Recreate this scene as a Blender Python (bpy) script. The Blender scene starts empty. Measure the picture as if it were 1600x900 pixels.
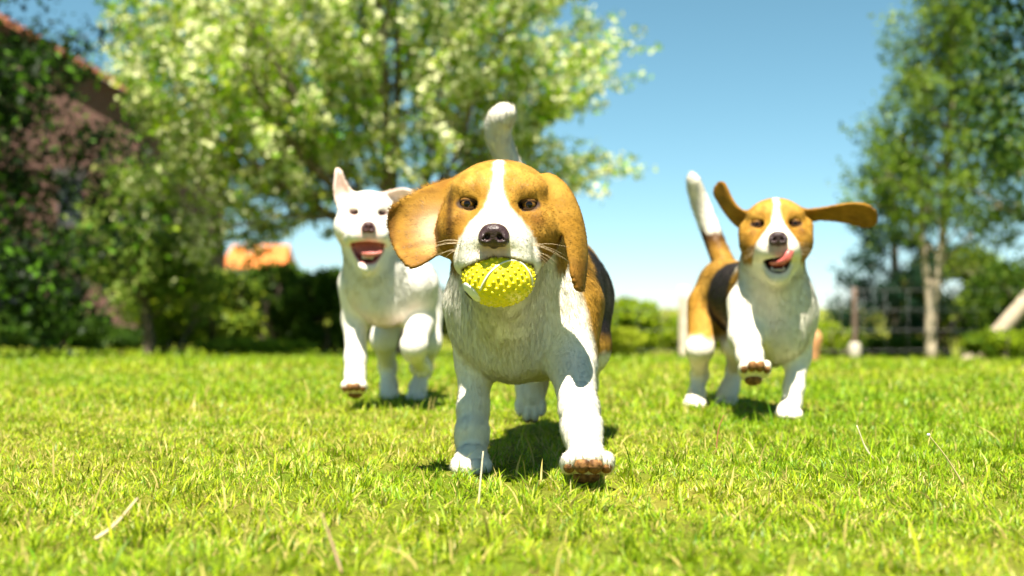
import bpy, math
import numpy as np
from mathutils import Vector, Matrix

# ------------------------------------------------------------------ camera
scene = bpy.context.scene
COL = scene.collection
F_PX = 2222.2            # focal length in photo pixels (50 mm on 36 mm, 1600 px wide)
CAM_H = 0.238
HORIZON = 480.0
cam_data = bpy.data.cameras.new('camera')
cam_data.lens = 50.0
cam_data.sensor_width = 36.0
cam_data.clip_start = 0.05
cam_data.clip_end = 5000.0
cam_data.dof.use_dof = True
cam_data.dof.focus_distance = 1.95
cam_data.dof.aperture_fstop = 3.8
cam_data.dof.aperture_blades = 9
cam = bpy.data.objects.new('camera', cam_data)
COL.objects.link(cam)
cam.location = (0, 0, CAM_H)
cam.rotation_euler = (math.radians(90) + math.atan((HORIZON - 450) / F_PX), 0, 0)
scene.camera = cam

# ------------------------------------------------------------------ light
SUN = Vector((-0.06, -0.43, 0.90)).normalized()      # towards the sun
world = bpy.data.worlds.new('World')
scene.world = world
world.use_nodes = True
wn = world.node_tree
wn.nodes.clear()
w_out = wn.nodes.new('ShaderNodeOutputWorld')
w_bg = wn.nodes.new('ShaderNodeBackground')
w_sky = wn.nodes.new('ShaderNodeTexSky')
w_sky.sky_type = 'NISHITA'
w_sky.sun_disc = False
w_sky.sun_elevation = math.asin(SUN.z)
w_sky.sun_rotation = math.atan2(SUN.x, SUN.y)
w_sky.altitude = 4000.0
w_sky.air_density = 1.0
w_sky.dust_density = 0.0
w_sky.ozone_density = 3.0
w_bg.inputs['Strength'].default_value = 0.05
w_hs = wn.nodes.new('ShaderNodeHueSaturation')
w_hs.inputs['Hue'].default_value = 0.462
w_hs.inputs['Saturation'].default_value = 1.0
w_hs.inputs['Value'].default_value = 0.86
wn.links.new(w_sky.outputs[0], w_hs.inputs['Color'])
wn.links.new(w_hs.outputs[0], w_bg.inputs['Color'])
wn.links.new(w_bg.outputs[0], w_out.inputs['Surface'])
sun_data = bpy.data.lights.new('sun', 'SUN')
sun_data.energy = 4.8
sun_data.angle = math.radians(0.53)
sun_data.color = (1.0, 0.94, 0.80)
sun = bpy.data.objects.new('sun', sun_data)
COL.objects.link(sun)
sun.rotation_euler = SUN.to_track_quat('Z', 'Y').to_euler()
sun.location = SUN * 30

vs = scene.view_settings
vs.view_transform = 'Standard'
vs.look = 'None'
vs.gamma = 1.0
vs.use_curve_mapping = False
vs.exposure = 1.74
scene.cycles.use_denoising = True
scene.cycles.max_bounces = 8
scene.cycles.transparent_max_bounces = 8

rng = np.random.default_rng(7)


# ------------------------------------------------------------------ helpers
def P(px, py, d):
    """photo pixel + chosen distance -> world point"""
    return np.array([(px - 800.0) / F_PX * d, d, CAM_H + (HORIZON - py) / F_PX * d])


def ground_z(x, y):
    x = np.asarray(x, float); y = np.asarray(y, float)
    t = np.logaddexp(0, (np.minimum(y, 27) - 5.6) / 0.7) * 0.7
    z = -0.030 * t - 0.0022 * np.clip(x, -2, 9) * t * 0.55
    z = z + 0.006 * np.sin(x * 2.1 + 0.7) * np.sin(y * 1.7) * np.clip((y - 3.2) / 1.5, 0, 1)
    return z


def tag(o, label=None, category=None, group=None, kind=None):
    for k, v in (('label', label), ('category', category), ('group', group), ('kind', kind)):
        if v:
            o[k] = v
    return o


def empty(name, loc, **kw):
    o = bpy.data.objects.new(name, None)
    o.empty_display_size = 0.1
    COL.objects.link(o)
    o.location = [float(v) for v in loc]
    return tag(o, **kw)


def mesh_np(name, verts, faces, mat=None, parent=None, smooth=True, col=None, normals=None):
    """faces: list of int arrays, each (n, k) with its own k; verts in world space"""
    verts = np.asarray(verts, np.float32)
    if parent is not None:
        verts = verts - np.array(parent_loc(parent), np.float32)
    me = bpy.data.meshes.new(name)
    if isinstance(faces, np.ndarray):
        faces = [faces]
    faces = [np.asarray(f, np.int32) for f in faces if len(f)]
    loops = np.concatenate([f.ravel() for f in faces])
    sizes = np.concatenate([np.full(len(f), f.shape[1], np.int32) for f in faces])
    starts = np.concatenate([[0], np.cumsum(sizes)[:-1]]).astype(np.int32)
    me.vertices.add(len(verts)); me.vertices.foreach_set('co', verts.ravel())
    me.loops.add(len(loops)); me.loops.foreach_set('vertex_index', loops)
    me.polygons.add(len(sizes)); me.polygons.foreach_set('loop_start', starts)
    me.update(calc_edges=True)
    me.polygons.foreach_set('use_smooth', np.full(len(sizes), smooth, bool))
    if col is not None:
        col = np.asarray(col, np.float32)
        if col.shape[1] == 3:
            col = np.concatenate([col, np.ones((len(col), 1), np.float32)], 1)
        a = me.attributes.new('Col', 'FLOAT_COLOR', 'POINT')
        a.data.foreach_set('color', col.ravel())
    if normals is not None:
        a = me.attributes.new('nrm', 'FLOAT_VECTOR', 'POINT')
        a.data.foreach_set('vector', np.asarray(normals, np.float32).ravel())
    if mat is not None:
        me.materials.append(mat)
    o = bpy.data.objects.new(name, me)
    COL.objects.link(o)
    if parent is not None:
        o.parent = parent
    return o


def parent_loc(p):
    v = Vector((0, 0, 0))
    while p is not None:
        v = v + p.location
        p = p.parent
    return v


def unit(v):
    v = np.asarray(v, float)
    return v / (np.linalg.norm(v, axis=-1, keepdims=True) + 1e-12)


def vnoise(p, scale, seed=0):
    """smooth value noise in 3-D, about -1..1"""
    p = np.asarray(p, float) * scale + seed * 17.31
    i = np.floor(p).astype(np.int64); f = p - i
    f = f * f * (3 - 2 * f)
    out = 0
    for dx in (0, 1):
        for dy in (0, 1):
            for dz in (0, 1):
                h = (i[..., 0] + dx) * 374761393 + (i[..., 1] + dy) * 668265263 + (i[..., 2] + dz) * 2147483647 + seed * 974711
                h = (h ^ (h >> 13)) * 1274126177
                h = (h ^ (h >> 16)) & 0xffff
                w = (f[..., 0] if dx else 1 - f[..., 0]) * (f[..., 1] if dy else 1 - f[..., 1]) * (f[..., 2] if dz else 1 - f[..., 2])
                out = out + w * h
    return out / 32767.5 - 1


def sstep(a, b, x):
    t = np.clip((x - a) / (b - a), 0, 1)
    return t * t * (3 - 2 * t)


def mixc(a, b, t):
    t = np.asarray(t)[..., None]
    return np.asarray(a) * (1 - t) + np.asarray(b) * t


# ------------------------------------------------------------------ materials
def new_mat(name):
    m = bpy.data.materials.new(name)
    m.use_nodes = True
    nt = m.node_tree
    nt.nodes.clear()
    out = nt.nodes.new('ShaderNodeOutputMaterial')
    return m, nt, out


def mat_attr(name, rough=0.6, spec=0.3, transl=0.0, bump=0.0, bump_scale=300.0, sheen=0.0, var=0.0, var_scale=40.0, wet=False, nrm=False):
    """colour from the mesh's Col attribute"""
    m, nt, out = new_mat(name)
    N = nt.nodes.new; L = nt.links.new
    at = N('ShaderNodeAttribute'); at.attribute_name = 'Col'
    b = N('ShaderNodeBsdfPrincipled')
    b.inputs['Roughness'].default_value = rough
    b.inputs['Specular IOR Level'].default_value = spec
    csock = at.outputs['Color']
    if var:
        tc = N('ShaderNodeTexCoord'); nz = N('ShaderNodeTexNoise'); nz.inputs['Scale'].default_value = var_scale
        nz.inputs['Detail'].default_value = 4
        L(tc.outputs['Object'], nz.inputs['Vector'])
        mr = N('ShaderNodeMapRange'); mr.inputs['To Min'].default_value = 1 - var; mr.inputs['To Max'].default_value = 1 + var
        mr.inputs['From Min'].default_value = 0.25; mr.inputs['From Max'].default_value = 0.75
        L(nz.outputs['Fac'], mr.inputs['Value'])
        mx = N('ShaderNodeMix'); mx.data_type = 'RGBA'; mx.blend_type = 'MULTIPLY'; mx.inputs['Factor'].default_value = 1
        L(csock, mx.inputs['A']); L(mr.outputs[0], mx.inputs['B'])
        csock = mx.outputs['Result']
    L(csock, b.inputs['Base Color'])
    if sheen:
        b.inputs['Sheen Weight'].default_value = sheen
        b.inputs['Sheen Roughness'].default_value = 0.4
    if wet:
        mr2 = N('ShaderNodeMapRange'); mr2.inputs['To Min'].default_value = 0.22; mr2.inputs['To Max'].default_value = rough
        L(at.outputs['Alpha'], mr2.inputs['Value']); L(mr2.outputs[0], b.inputs['Roughness'])
        mr3 = N('ShaderNodeMapRange'); mr3.inputs['To Min'].default_value = 0.5; mr3.inputs['To Max'].default_value = spec
        L(at.outputs['Alpha'], mr3.inputs['Value']); L(mr3.outputs[0], b.inputs['Specular IOR Level'])
    if bump:
        tc2 = N('ShaderNodeTexCoord'); nz2 = N('ShaderNodeTexNoise'); nz2.inputs['Scale'].default_value = bump_scale
        nz2.inputs['Detail'].default_value = 3
        L(tc2.outputs['Object'], nz2.inputs['Vector'])
        bp = N('ShaderNodeBump'); bp.inputs['Strength'].default_value = bump; bp.inputs['Distance'].default_value = 0.002
        L(nz2.outputs['Fac'], bp.inputs['Height']); L(bp.outputs['Normal'], b.inputs['Normal'])
    if nrm:
        an = N('ShaderNodeAttribute'); an.attribute_name = 'nrm'
        L(an.outputs['Vector'], b.inputs['Normal'])
    if transl:
        t = N('ShaderNodeBsdfTranslucent'); L(csock, t.inputs['Color'])
        mixn = N('ShaderNodeMixShader'); mixn.inputs[0].default_value = transl
        L(b.outputs[0], mixn.inputs[1]); L(t.outputs[0], mixn.inputs[2]); L(mixn.outputs[0], out.inputs['Surface'])
    else:
        L(b.outputs[0], out.inputs['Surface'])
    return m


def mat_plain(name, color, rough=0.6, spec=0.4, var=0.0, var_scale=20.0, color2=None, bump=0.0, coat=0.0, transl=0.0):
    m, nt, out = new_mat(name)
    N = nt.nodes.new; L = nt.links.new
    b = N('ShaderNodeBsdfPrincipled')
    b.inputs['Base Color'].default_value = (*color, 1)
    b.inputs['Roughness'].default_value = rough
    b.inputs['Specular IOR Level'].default_value = spec
    b.inputs['Coat Weight'].default_value = coat
    b.inputs['Coat Roughness'].default_value = 0.08
    if color2 is not None or bump:
        tc = N('ShaderNodeTexCoord'); nz = N('ShaderNodeTexNoise'); nz.inputs['Scale'].default_value = var_scale
        nz.inputs['Detail'].default_value = 6
        L(tc.outputs['Object'], nz.inputs['Vector'])
        if color2 is not None:
            cr = N('ShaderNodeValToRGB')
            cr.color_ramp.elements[0].position = 0.35; cr.color_ramp.elements[1].position = 0.65
            cr.color_ramp.elements[0].color = (*color, 1); cr.color_ramp.elements[1].color = (*color2, 1)
            L(nz.outputs['Fac'], cr.inputs['Fac']); L(cr.outputs['Color'], b.inputs['Base Color'])
        if bump:
            bp = N('ShaderNodeBump'); bp.inputs['Strength'].default_value = bump; bp.inputs['Distance'].default_value = 0.01
            L(nz.outputs['Fac'], bp.inputs['Height']); L(bp.outputs['Normal'], b.inputs['Normal'])
    L(b.outputs[0], out.inputs['Surface'])
    return m


# ------------------------------------------------------------------ implicit modelling
def _rot(R, v):
    return np.asarray(v, float) @ np.asarray(R, float).T


class Body:
    """smooth union / difference of tapered bones, ellipsoids and sheets, polygonised once into one skin"""

    def __init__(self):
        self.ops = []
        self.M = np.eye(3); self.O = np.zeros(3); self.S = 1.0

    def frame(self, O=(0, 0, 0), R=None, s=1.0):
        self.O = np.array(O, float); self.M = np.eye(3) if R is None else np.array(R, float); self.S = s

    def w(self, p):
        return self.O + self.S * _rot(self.M, p)

    def bone(self, a, b, ra, rb, k=0.02, tag='trunk', sub=False):
        a, b = self.w(a), self.w(b); ra *= self.S; rb *= self.S; k *= self.S
        lo = np.minimum(a - ra, b - rb); hi = np.maximum(a + ra, b + rb)
        ab = b - a; L2 = ab @ ab + 1e-12

        def f(p):
            t = np.clip(((p - a) @ ab) / L2, 0, 1)
            q = p - a - t[:, None] * ab
            return np.sqrt((q * q).sum(1)) - (ra + t * (rb - ra))
        self.ops.append((f, lo, hi, k, tag, sub))

    def chain(self, pts, rs, k=0.02, tag='trunk'):
        for i in range(len(pts) - 1):
            self.bone(pts[i], pts[i + 1], rs[i], rs[i + 1], k, tag)

    def ell(self, c, r, k=0.02, tag='trunk', sub=False, rot=None):
        c = self.w(c); r = np.array(r, float) * self.S; k *= self.S
        R = self.M if rot is None else self.M @ np.array(rot, float)
        m = r.max()

        def f(p):
            q = (p - c) @ R
            k0 = np.sqrt(((q / r) ** 2).sum(1)) + 1e-9
            k1 = np.sqrt(((q / r ** 2) ** 2).sum(1)) + 1e-9
            return k0 * (k0 - 1) / k1
        self.ops.append((f, c - m, c + m, k, tag, sub))

    def sheet(self, grid, r0, r1, k=0.01, tag='ear', n=(36, 30), corner=1.0):
        """curved flap through a 4 x 4 grid of points; thickness r0 in the middle, r1 at the rim"""
        G = np.array(grid, float)
        G = self.w(G.reshape(-1, 3)).reshape(G.shape)

        def basis(t, m):
            xs = np.linspace(0, 1, m)
            return np.stack([np.prod([(t - xs[j]) / (xs[i] - xs[j]) for j in range(m) if j != i], axis=0) for i in range(m)], 1)
        u = np.linspace(0, 1, n[0]); v = np.linspace(0, 1, n[1])
        S = np.einsum('ui,vj,ijc->uvc', basis(u, G.shape[0]), basis(v, G.shape[1]), G)
        uu, vv = np.meshgrid(u, v, indexing='ij')
        edge = np.minimum(np.minimum(vv, 1 - vv) * 2.2, (1 - uu) * 2.0)
        rad = (r1 + (r0 - r1) * np.clip(edge * 2, 0, 1)) * self.S
        # round the two far corners
        c0, c1 = 1 - 0.2 * corner, 0.18 * corner
        keep = ~((uu > c0) & ((np.abs(vv - 0.5) - 0.5 + c1) / c1 > np.sqrt(np.clip(1 - ((uu - c0) / (1 - c0)) ** 2, 0, 1))))
        pts = S[keep]; rad = rad[keep]

        def f(p):
            out = np.empty(len(p))
            for i in range(0, len(p), 4000):
                q = p[i:i + 4000]
                d2 = (q * q).sum(1)[:, None] + (pts * pts).sum(1)[None] - 2 * q @ pts.T
                out[i:i + 4000] = (np.sqrt(np.maximum(d2, 0)) - rad[None]).min(1)
            return out
        self.ops.append((f, pts.min(0) - r0, pts.max(0) + r0, k * self.S, tag, False))

    def eval(self, p, margin):
        d = np.full(len(p), 1.0)
        px, py, pz = (np.ascontiguousarray(p[:, i]) for i in range(3))
        for f, lo, hi, k, tg, sub in self.ops:
            m = max(margin, k * 1.05)
            l = (lo - m).astype(p.dtype); u = (hi + m).astype(p.dtype)
            c = (px > l[0]) & (px < u[0]) & (py > l[1]) & (py < u[1]) & (pz > l[2]) & (pz < u[2])
            s = np.flatnonzero(c)
            if not len(s):
                continue
            b = f(p[s]); a = d[s]
            if sub:
                h = np.maximum(k - np.abs(a + b), 0) / k
                d[s] = np.maximum(a, -b) + h * h * k * 0.25
            else:
                h = np.maximum(k - np.abs(a - b), 0) / k
                d[s] = np.minimum(a, b) - h * h * k * 0.25
        return d

    def tags(self, p, names, margin=0.06):
        out = {n: np.full(len(p), 0.2) for n in names}
        for f, lo, hi, k, tg, sub in self.ops:
            if tg not in out:
                continue
            s = np.flatnonzero(np.all((p > lo - margin) & (p < hi + margin), axis=1))
            if len(s):
                out[tg][s] = np.minimum(out[tg][s], f(p[s]))
        return out

    def polygonise(self, h):
        lo = np.min([o[1] for o in self.ops if not o[5]], axis=0) - 3 * h
        hi = np.max([o[2] for o in self.ops if not o[5]], axis=0) + 3 * h
        B = 4
        nb = np.ceil((hi - lo) / (h * B)).astype(int) + 1
        n = nb * B
        cb = np.stack(np.meshgrid(*[lo[i] + (np.arange(nb[i]) + 0.5) * h * B - h * 0.5 for i in range(3)], indexing='ij'), -1)
        fb = self.eval(cb.reshape(-1, 3), h * B * 2).reshape(nb)
        act = np.abs(fb) < h * B * 1.25
        F = np.repeat(np.repeat(np.repeat(fb, B, 0), B, 1), B, 2).astype(np.float32)
        ai = np.argwhere(act)
        off = np.stack(np.meshgrid(*[np.arange(B)] * 3, indexing='ij'), -1).reshape(-1, 3)
        idx = (ai[:, None] * B + off[None]).reshape(-1, 3)
        F[idx[:, 0], idx[:, 1], idx[:, 2]] = self.eval(lo + idx * h, h * 3)
        # surface nets
        s = F < 0
        c = np.zeros(np.array(F.shape) - 1, np.int8)
        for o in off[(off < 2).all(1)]:
            c += s[o[0]:F.shape[0] - 1 + o[0], o[1]:F.shape[1] - 1 + o[1], o[2]:F.shape[2] - 1 + o[2]]
        cells = np.argwhere((c > 0) & (c < 8))
        cid = np.full(c.shape, -1, np.int32); cid[tuple(cells.T)] = np.arange(len(cells))
        acc = np.zeros((len(cells), 3)); cnt = np.zeros(len(cells))
        cor = off[(off < 2).all(1)]
        for a in range(8):
            for b in range(a + 1, 8):
                if np.abs(cor[a] - cor[b]).sum() != 1:
                    continue
                fa = F[tuple((cells + cor[a]).T)]; fb2 = F[tuple((cells + cor[b]).T)]
                x = (fa < 0) != (fb2 < 0)
                t = (fa / (fa - fb2 + 1e-20))[:, None]
                acc[x] += (cor[a] + t * (cor[b] - cor[a]))[x]; cnt[x] += 1
        V = lo + (cells + acc / cnt[:, None]) * h
        quads = []
        for ax in range(3):
            e = np.zeros(3, int); e[ax] = 1
            s0 = s[:F.shape[0] - e[0], :F.shape[1] - e[1], :F.shape[2] - e[2]]
            s1 = s[e[0]:, e[1]:, e[2]:]
            ed = np.argwhere(s0 != s1)
            u, v = [(1, 2), (2, 0), (0, 1)][ax]
            ed = ed[(ed[:, u] > 0) & (ed[:, v] > 0)]
            eu = np.zeros(3, int); eu[u] = 1; ev = np.zeros(3, int); ev[v] = 1
            q = np.stack([cid[tuple((ed - eu - ev).T)], cid[tuple((ed - ev).T)], cid[tuple(ed.T)], cid[tuple((ed - eu).T)]], 1)
            fl = ~s0[tuple(ed.T)]
            q[fl] = q[fl][:, ::-1]
            quads.append(q[(q >= 0).all(1)])
        Q = np.concatenate(quads)
        # keep the largest connected skin (drops inner pockets)
        lab = np.arange(len(V))
        for _ in range(400):
            m = lab[Q].min(1)
            new = lab.copy()
            for j in range(4):
                np.minimum.at(new, Q[:, j], m)
            new = new[new]
            if (new == lab).all():
                break
            lab = new
        big = np.bincount(lab).argmax()
        kv = lab == big
        re = np.cumsum(kv) - 1
        Q = re[Q[kv[Q[:, 0]]]]; V = V[kv]
        e = h * 0.6
        f0 = self.eval(V, h * 6)
        tet = np.array([(1, 1, 1), (1, -1, -1), (-1, 1, -1), (-1, -1, 1)]) * e
        G = sum(self.eval(V + t, h * 6)[:, None] * t[None] for t in tet) / (4 * e * e)
        V = V - np.clip(f0, -h, h)[:, None] * unit(G) * 0.8
        return V, Q, unit(G)


def make_fur(name, V, Q, N, col, length, flow, count, parent, mat, seed=1, width=0.0004, mask=None, lift=0.24, fine=None):
    """short coat: tapered strands standing on the skin, lying along flow"""
    r = np.random.default_rng(seed)
    A, B, C, D = (V[Q[:, i]] for i in range(4))
    area = 0.5 * np.linalg.norm(np.cross(C - A, D - B), axis=1)
    w = area.copy()
    if mask is not None:
        w = w * mask[Q].min(1)
    w = w / w.sum()
    q = r.choice(len(Q), count, p=w)
    a, b = r.random((2, count))
    W = np.stack([(1 - a) * (1 - b), a * (1 - b), a * b, (1 - a) * b], 1)
    pick = lambda X: np.einsum('nk,nkc->nc', W, X[Q[q]])
    p = pick(V); n = unit(pick(N)); c = pick(col[:, :3]); L = (W * length[Q[q]]).sum(1); fl = pick(flow)
    fl = unit(fl - (fl * n).sum(1, keepdims=True) * n + 1e-6)
    clump = np.stack([.6 * vnoise(p, 60, s) + .7 * vnoise(p, 170, s + 4) for s in (1, 2, 3)], 1)
    fl = unit(fl + 0.30 * clump + 0.22 * r.normal(size=(count, 3)))
    fl = unit(fl - (fl * n).sum(1, keepdims=True) * n)
    lf = (lift * (0.6 + 0.8 * r.random(count)))[:, None]
    L = (L * (0.65 + 0.6 * r.random(count)))[:, None]
    side = np.cross(fl, n)
    ang = r.normal(0, 0.55, count)[:, None]
    side = side * np.cos(ang) + n * np.sin(ang)
    wd = (width * (0.7 + 0.6 * r.random(count)))[:, None]
    if fine is not None:
        fi = (W * fine[Q[q]]).sum(1)[:, None]
        wd = wd * (1 - .4 * fi); lf = lf * (1 - .5 * fi)
    d0 = unit(fl + n * lf)
    p0 = p - n * 0.0005; p2 = p0 + d0 * L
    Vt = np.stack([p0 - side * wd, p0 + side * wd, p2], 1).reshape(-1, 3)
    tris = np.arange(count * 3).reshape(-1, 3)
    va = 1.15 - np.clip(c.mean(1), 0, .7) * 1.25
    cv = c * (1 + va * (-0.28 + 0.46 * r.random(count) + 0.14 * vnoise(p, 130, 7)))[:, None]
    cc = np.repeat(cv, 3, 0)
    nn = np.repeat(unit(n + 0.22 * fl + 0.36 * clump + 0.10 * r.normal(size=(count, 3))), 3, 0)
    o = mesh_np(name, Vt, [tris], mat, parent, True, np.clip(cc, 0, 1), nn)
    o['kind'] = 'stuff'
    return o


# ------------------------------------------------------------------ dogs
TAN = np.array([0.285, 0.138, 0.014]); TAN_D = np.array([0.135, 0.050, 0.006]); TAN_L = np.array([0.40, 0.215, 0.036])
WHITE = np.array([0.81, 0.74, 0.61]); BLACK = np.array([0.022, 0.016, 0.015]); PINK = np.array([0.62, 0.33, 0.27])
MOUTH = np.array([0.10, 0.02, 0.02]); GUM = np.array([0.42, 0.12, 0.11]); LIP = np.array([0.018, 0.010, 0.010])

M_SKIN = mat_attr('short_coat_skin', rough=0.75, spec=0.15, bump=0.25, bump_scale=420, wet=True)
M_FUR = mat_attr('short_coat_hair', rough=0.5, spec=0.3, nrm=True)
M_NOSE = mat_plain('dog_nose', (0.028, 0.014, 0.015), 0.36, 0.45, bump=0.25, var_scale=420, color2=(0.048, 0.024, 0.025))
M_PAD = mat_plain('paw_pad', (0.30, 0.145, 0.045), 0.7, 0.25, bump=0.4, var_scale=130, color2=(0.085, 0.036, 0.014))
M_CLAW = mat_plain('claw', (0.55, 0.44, 0.30), 0.35, 0.5, color2=(0.30, 0.20, 0.12), var_scale=200)
M_TONGUE = mat_attr('tongue', rough=0.28, spec=0.5, bump=0.3, bump_scale=900)
M_TOOTH = mat_plain('tooth', (0.85, 0.80, 0.68), 0.25, 0.5)
M_EYE = mat_attr('eyeball', rough=0.06, spec=0.32)
M_LID = mat_attr('eyelid', rough=0.6, spec=0.15)
M_WHISKER = mat_plain('whisker', (0.50, 0.38, 0.24), 0.4, 0.4)


def rot_xyz(yaw=0, pitch=0, roll=0):
    """head turn (about z), nod (about x, + = nose down), tilt (about y)"""
    return np.array(Matrix.Rotation(math.radians(yaw), 3, 'Z') @ Matrix.Rotation(math.radians(pitch), 3, 'X') @ Matrix.Rotation(math.radians(roll), 3, 'Y'))


def uv_ellipsoid(c, r, R=np.eye(3), nu=16, nv=10):
    u = np.linspace(0, 2 * np.pi, nu, endpoint=False); v = np.linspace(0, np.pi, nv + 1)[1:-1]
    pts = [np.array([0, 0, 1.0])] + [np.array([math.cos(a) * math.sin(b), math.sin(a) * math.sin(b), math.cos(b)]) for b in v for a in u] + [np.array([0, 0, -1.0])]
    V = np.array(pts)
    nr = len(v)
    quads = [[1 + i * nu + j, 1 + (i + 1) * nu + j, 1 + (i + 1) * nu + (j + 1) % nu, 1 + i * nu + (j + 1) % nu] for i in range(nr - 1) for j in range(nu)]
    last = len(V) - 1
    tris = [[0, 1 + j, 1 + (j + 1) % nu] for j in range(nu)] + [[last, 1 + (nr - 1) * nu + (j + 1) % nu, 1 + (nr - 1) * nu + j] for j in range(nu)]
    return np.asarray(c) + (V * np.asarray(r)) @ np.asarray(R).T, [np.array(quads), np.array(tris)], V


def tube(pts, rs, n=8, cap=True):
    pts = np.asarray(pts, float); rs = np.broadcast_to(np.asarray(rs, float), (len(pts),))
    T = unit(np.gradient(pts, axis=0))
    ref = np.array([0.0, 0, 1]) if abs(T[0][2]) < 0.9 else np.array([1.0, 0, 0])
    u = unit(np.cross(T[0], ref)); V = []
    for i in range(len(pts)):
        u = unit(u - (u @ T[i]) * T[i]); v = np.cross(T[i], u)
        a = np.linspace(0, 2 * np.pi, n, endpoint=False)
        V.append(pts[i] + rs[i] * (np.cos(a)[:, None] * u + np.sin(a)[:, None] * v))
    V = np.concatenate(V); m = len(pts)
    j = np.arange(n); jn = (j + 1) % n
    F = [np.stack([i * n + j, i * n + jn, (i + 1) * n + jn, (i + 1) * n + j], 1) for i in range(m - 1)]
    F = np.concatenate(F)
    tris = np.zeros((0, 3), int)
    if cap:
        V = np.concatenate([V, pts[:1], pts[-1:]])
        b, t = len(V) - 2, len(V) - 1
        tris = np.concatenate([np.stack([np.full(n, b), jn, j], 1), np.stack([np.full(n, t), (m - 1) * n + j, (m - 1) * n + jn], 1)])
    return V, [F, tris]


def spline(pts, n):
    pts = np.asarray(pts, float)
    k = np.linspace(0, len(pts) - 1, n); out = []
    ext = np.concatenate([2 * pts[:1] - pts[1:2], pts, 2 * pts[-1:] - pts[-2:-1]])
    for t in k:
        i = min(int(t), len(pts) - 2); f = t - i
        a, b, c, d = ext[i:i + 4]
        out.append(0.5 * ((2 * b) + (c - a) * f + (2 * a - 5 * b + 4 * c - d) * f ** 2 + (3 * b - a - 3 * c + d) * f ** 3))
    return np.array(out)


def add_head(B, O, R, s, h):
    """dog head in its own frame: x = picture right, y = towards the nape, z = up; eyes on y = 0, z = 0"""
    B.frame(O, R, s)
    W = h.get('wide', 1.0); ml = h.get('muzzle', 1.0); ex = h.get('eye_x', 0.041); sq = h.get('squint', 0.0)
    jo = h.get('jaw', 0.0); fs = h.get('flew', 1.0)
    B.ell((0, 0.058, 0.004), (0.066 * W, 0.074, 0.052), 0.02, 'head')
    B.ell((0, 0.028, 0.022), (0.050 * W, 0.045, 0.034), 0.02, 'head')
    for sx in (-1, 1):
        B.ell((sx * 0.036 * W, 0.0085, 0.0205), (0.018 * W, 0.0115, 0.0085), 0.028, 'head')       # brow
        B.ell((sx * 0.0485 * W, 0.024, -0.034), (0.0300 * W, 0.042, 0.040), 0.02, 'head')         # cheek
        B.ell((sx * 0.040 * W, 0.007, -0.0215), (0.020 * W, 0.020, 0.013), 0.014, 'head')       # below the eye
    B.bone((0, 0.012, -0.008), (0, -0.062 * ml, -0.0370), 0.026, 0.0225, 0.022, 'head')         # bridge
    B.bone((0, 0.012, -0.036), (0, -0.055 * ml, -0.044), 0.034, 0.024, 0.02, 'head')
    for sx in (-1, 1):                                                                           # flews
        B.bone((sx * 0.024, 0.010, -0.050), (sx * 0.0190 * fs, -0.052 * ml, -0.052), 0.026, 0.0215, 0.014, 'head')
        fd = h.get('flew_z', 0.0)
        B.ell((sx * 0.0235 * fs, -0.042 * ml, -0.0605 - fd), (0.0205, 0.029, 0.0195), 0.014, 'head')
        B.ell((sx * 0.033 * fs, -0.010, -0.062 - fd), (0.017, 0.027, 0.020), 0.014, 'head')
    fd = h.get('flew_z', 0.0)
    B.ell((0, -0.064 * ml, -0.063 - fd), (0.030, 0.0185, 0.0175), 0.012, 'head')
    B.bone((0, -0.078 * ml, -0.062 - fd * 0.5), (0, -0.082 * ml, -0.084 - fd), 0.0016, 0.0014, 0.004, 'head', sub=True)   # lip cleft
    for sx in (-1, 1):                                                                           # folds of the cheek
        B.bone((sx * 0.050 * W, -0.010, -0.017), (sx * 0.057 * W, 0.000, -0.036), 0.0014, 0.0016, 0.006, 'fold', sub=True)
        B.bone((sx * 0.047 * fs, -0.030, -0.050), (sx * 0.055 * W, -0.004, -0.064), 0.0016, 0.0022, 0.006, 'fold', sub=True)
    # lower jaw
    jz = -0.074 - jo
    jy = h.get('jaw_y', -0.045)
    B.bone((0, 0.045, -0.062), (0, jy, jz - 0.012), 0.030, 0.0175, 0.02, 'head')
    if jo > 0.012:
        for sx in (-1, 1):
            B.bone((sx * 0.026, 0.030, -0.062), (sx * 0.012, jy + 0.006, jz - 0.008), 0.020, 0.010, 0.012, 'head')
        # mouth cavity
        ca = math.atan2(jo + 0.02, 0.07)
        Rm = np.array(Matrix.Rotation(ca * 0.55, 3, 'X'))
        B.ell((0, -0.026, -0.066 - jo * 0.45), (0.0235 * h.get('mouth_w', 1.0), 0.058, max(0.012, jo * 0.52)), 0.010, 'mouth', sub=True, rot=Rm)
    for sx in (-1, 1):
        e = (sx * ex, 0.0018, 0.0)
        B.ell(e, (0.0122, 0.0128, 0.0108), 0.004, 'eye', sub=True)
        B.ell((sx * (ex - 0.0045), -0.010, -0.001), (0.0105, 0.009, 0.0072), 0.006, 'eye', sub=True)
    B.frame()


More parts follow.
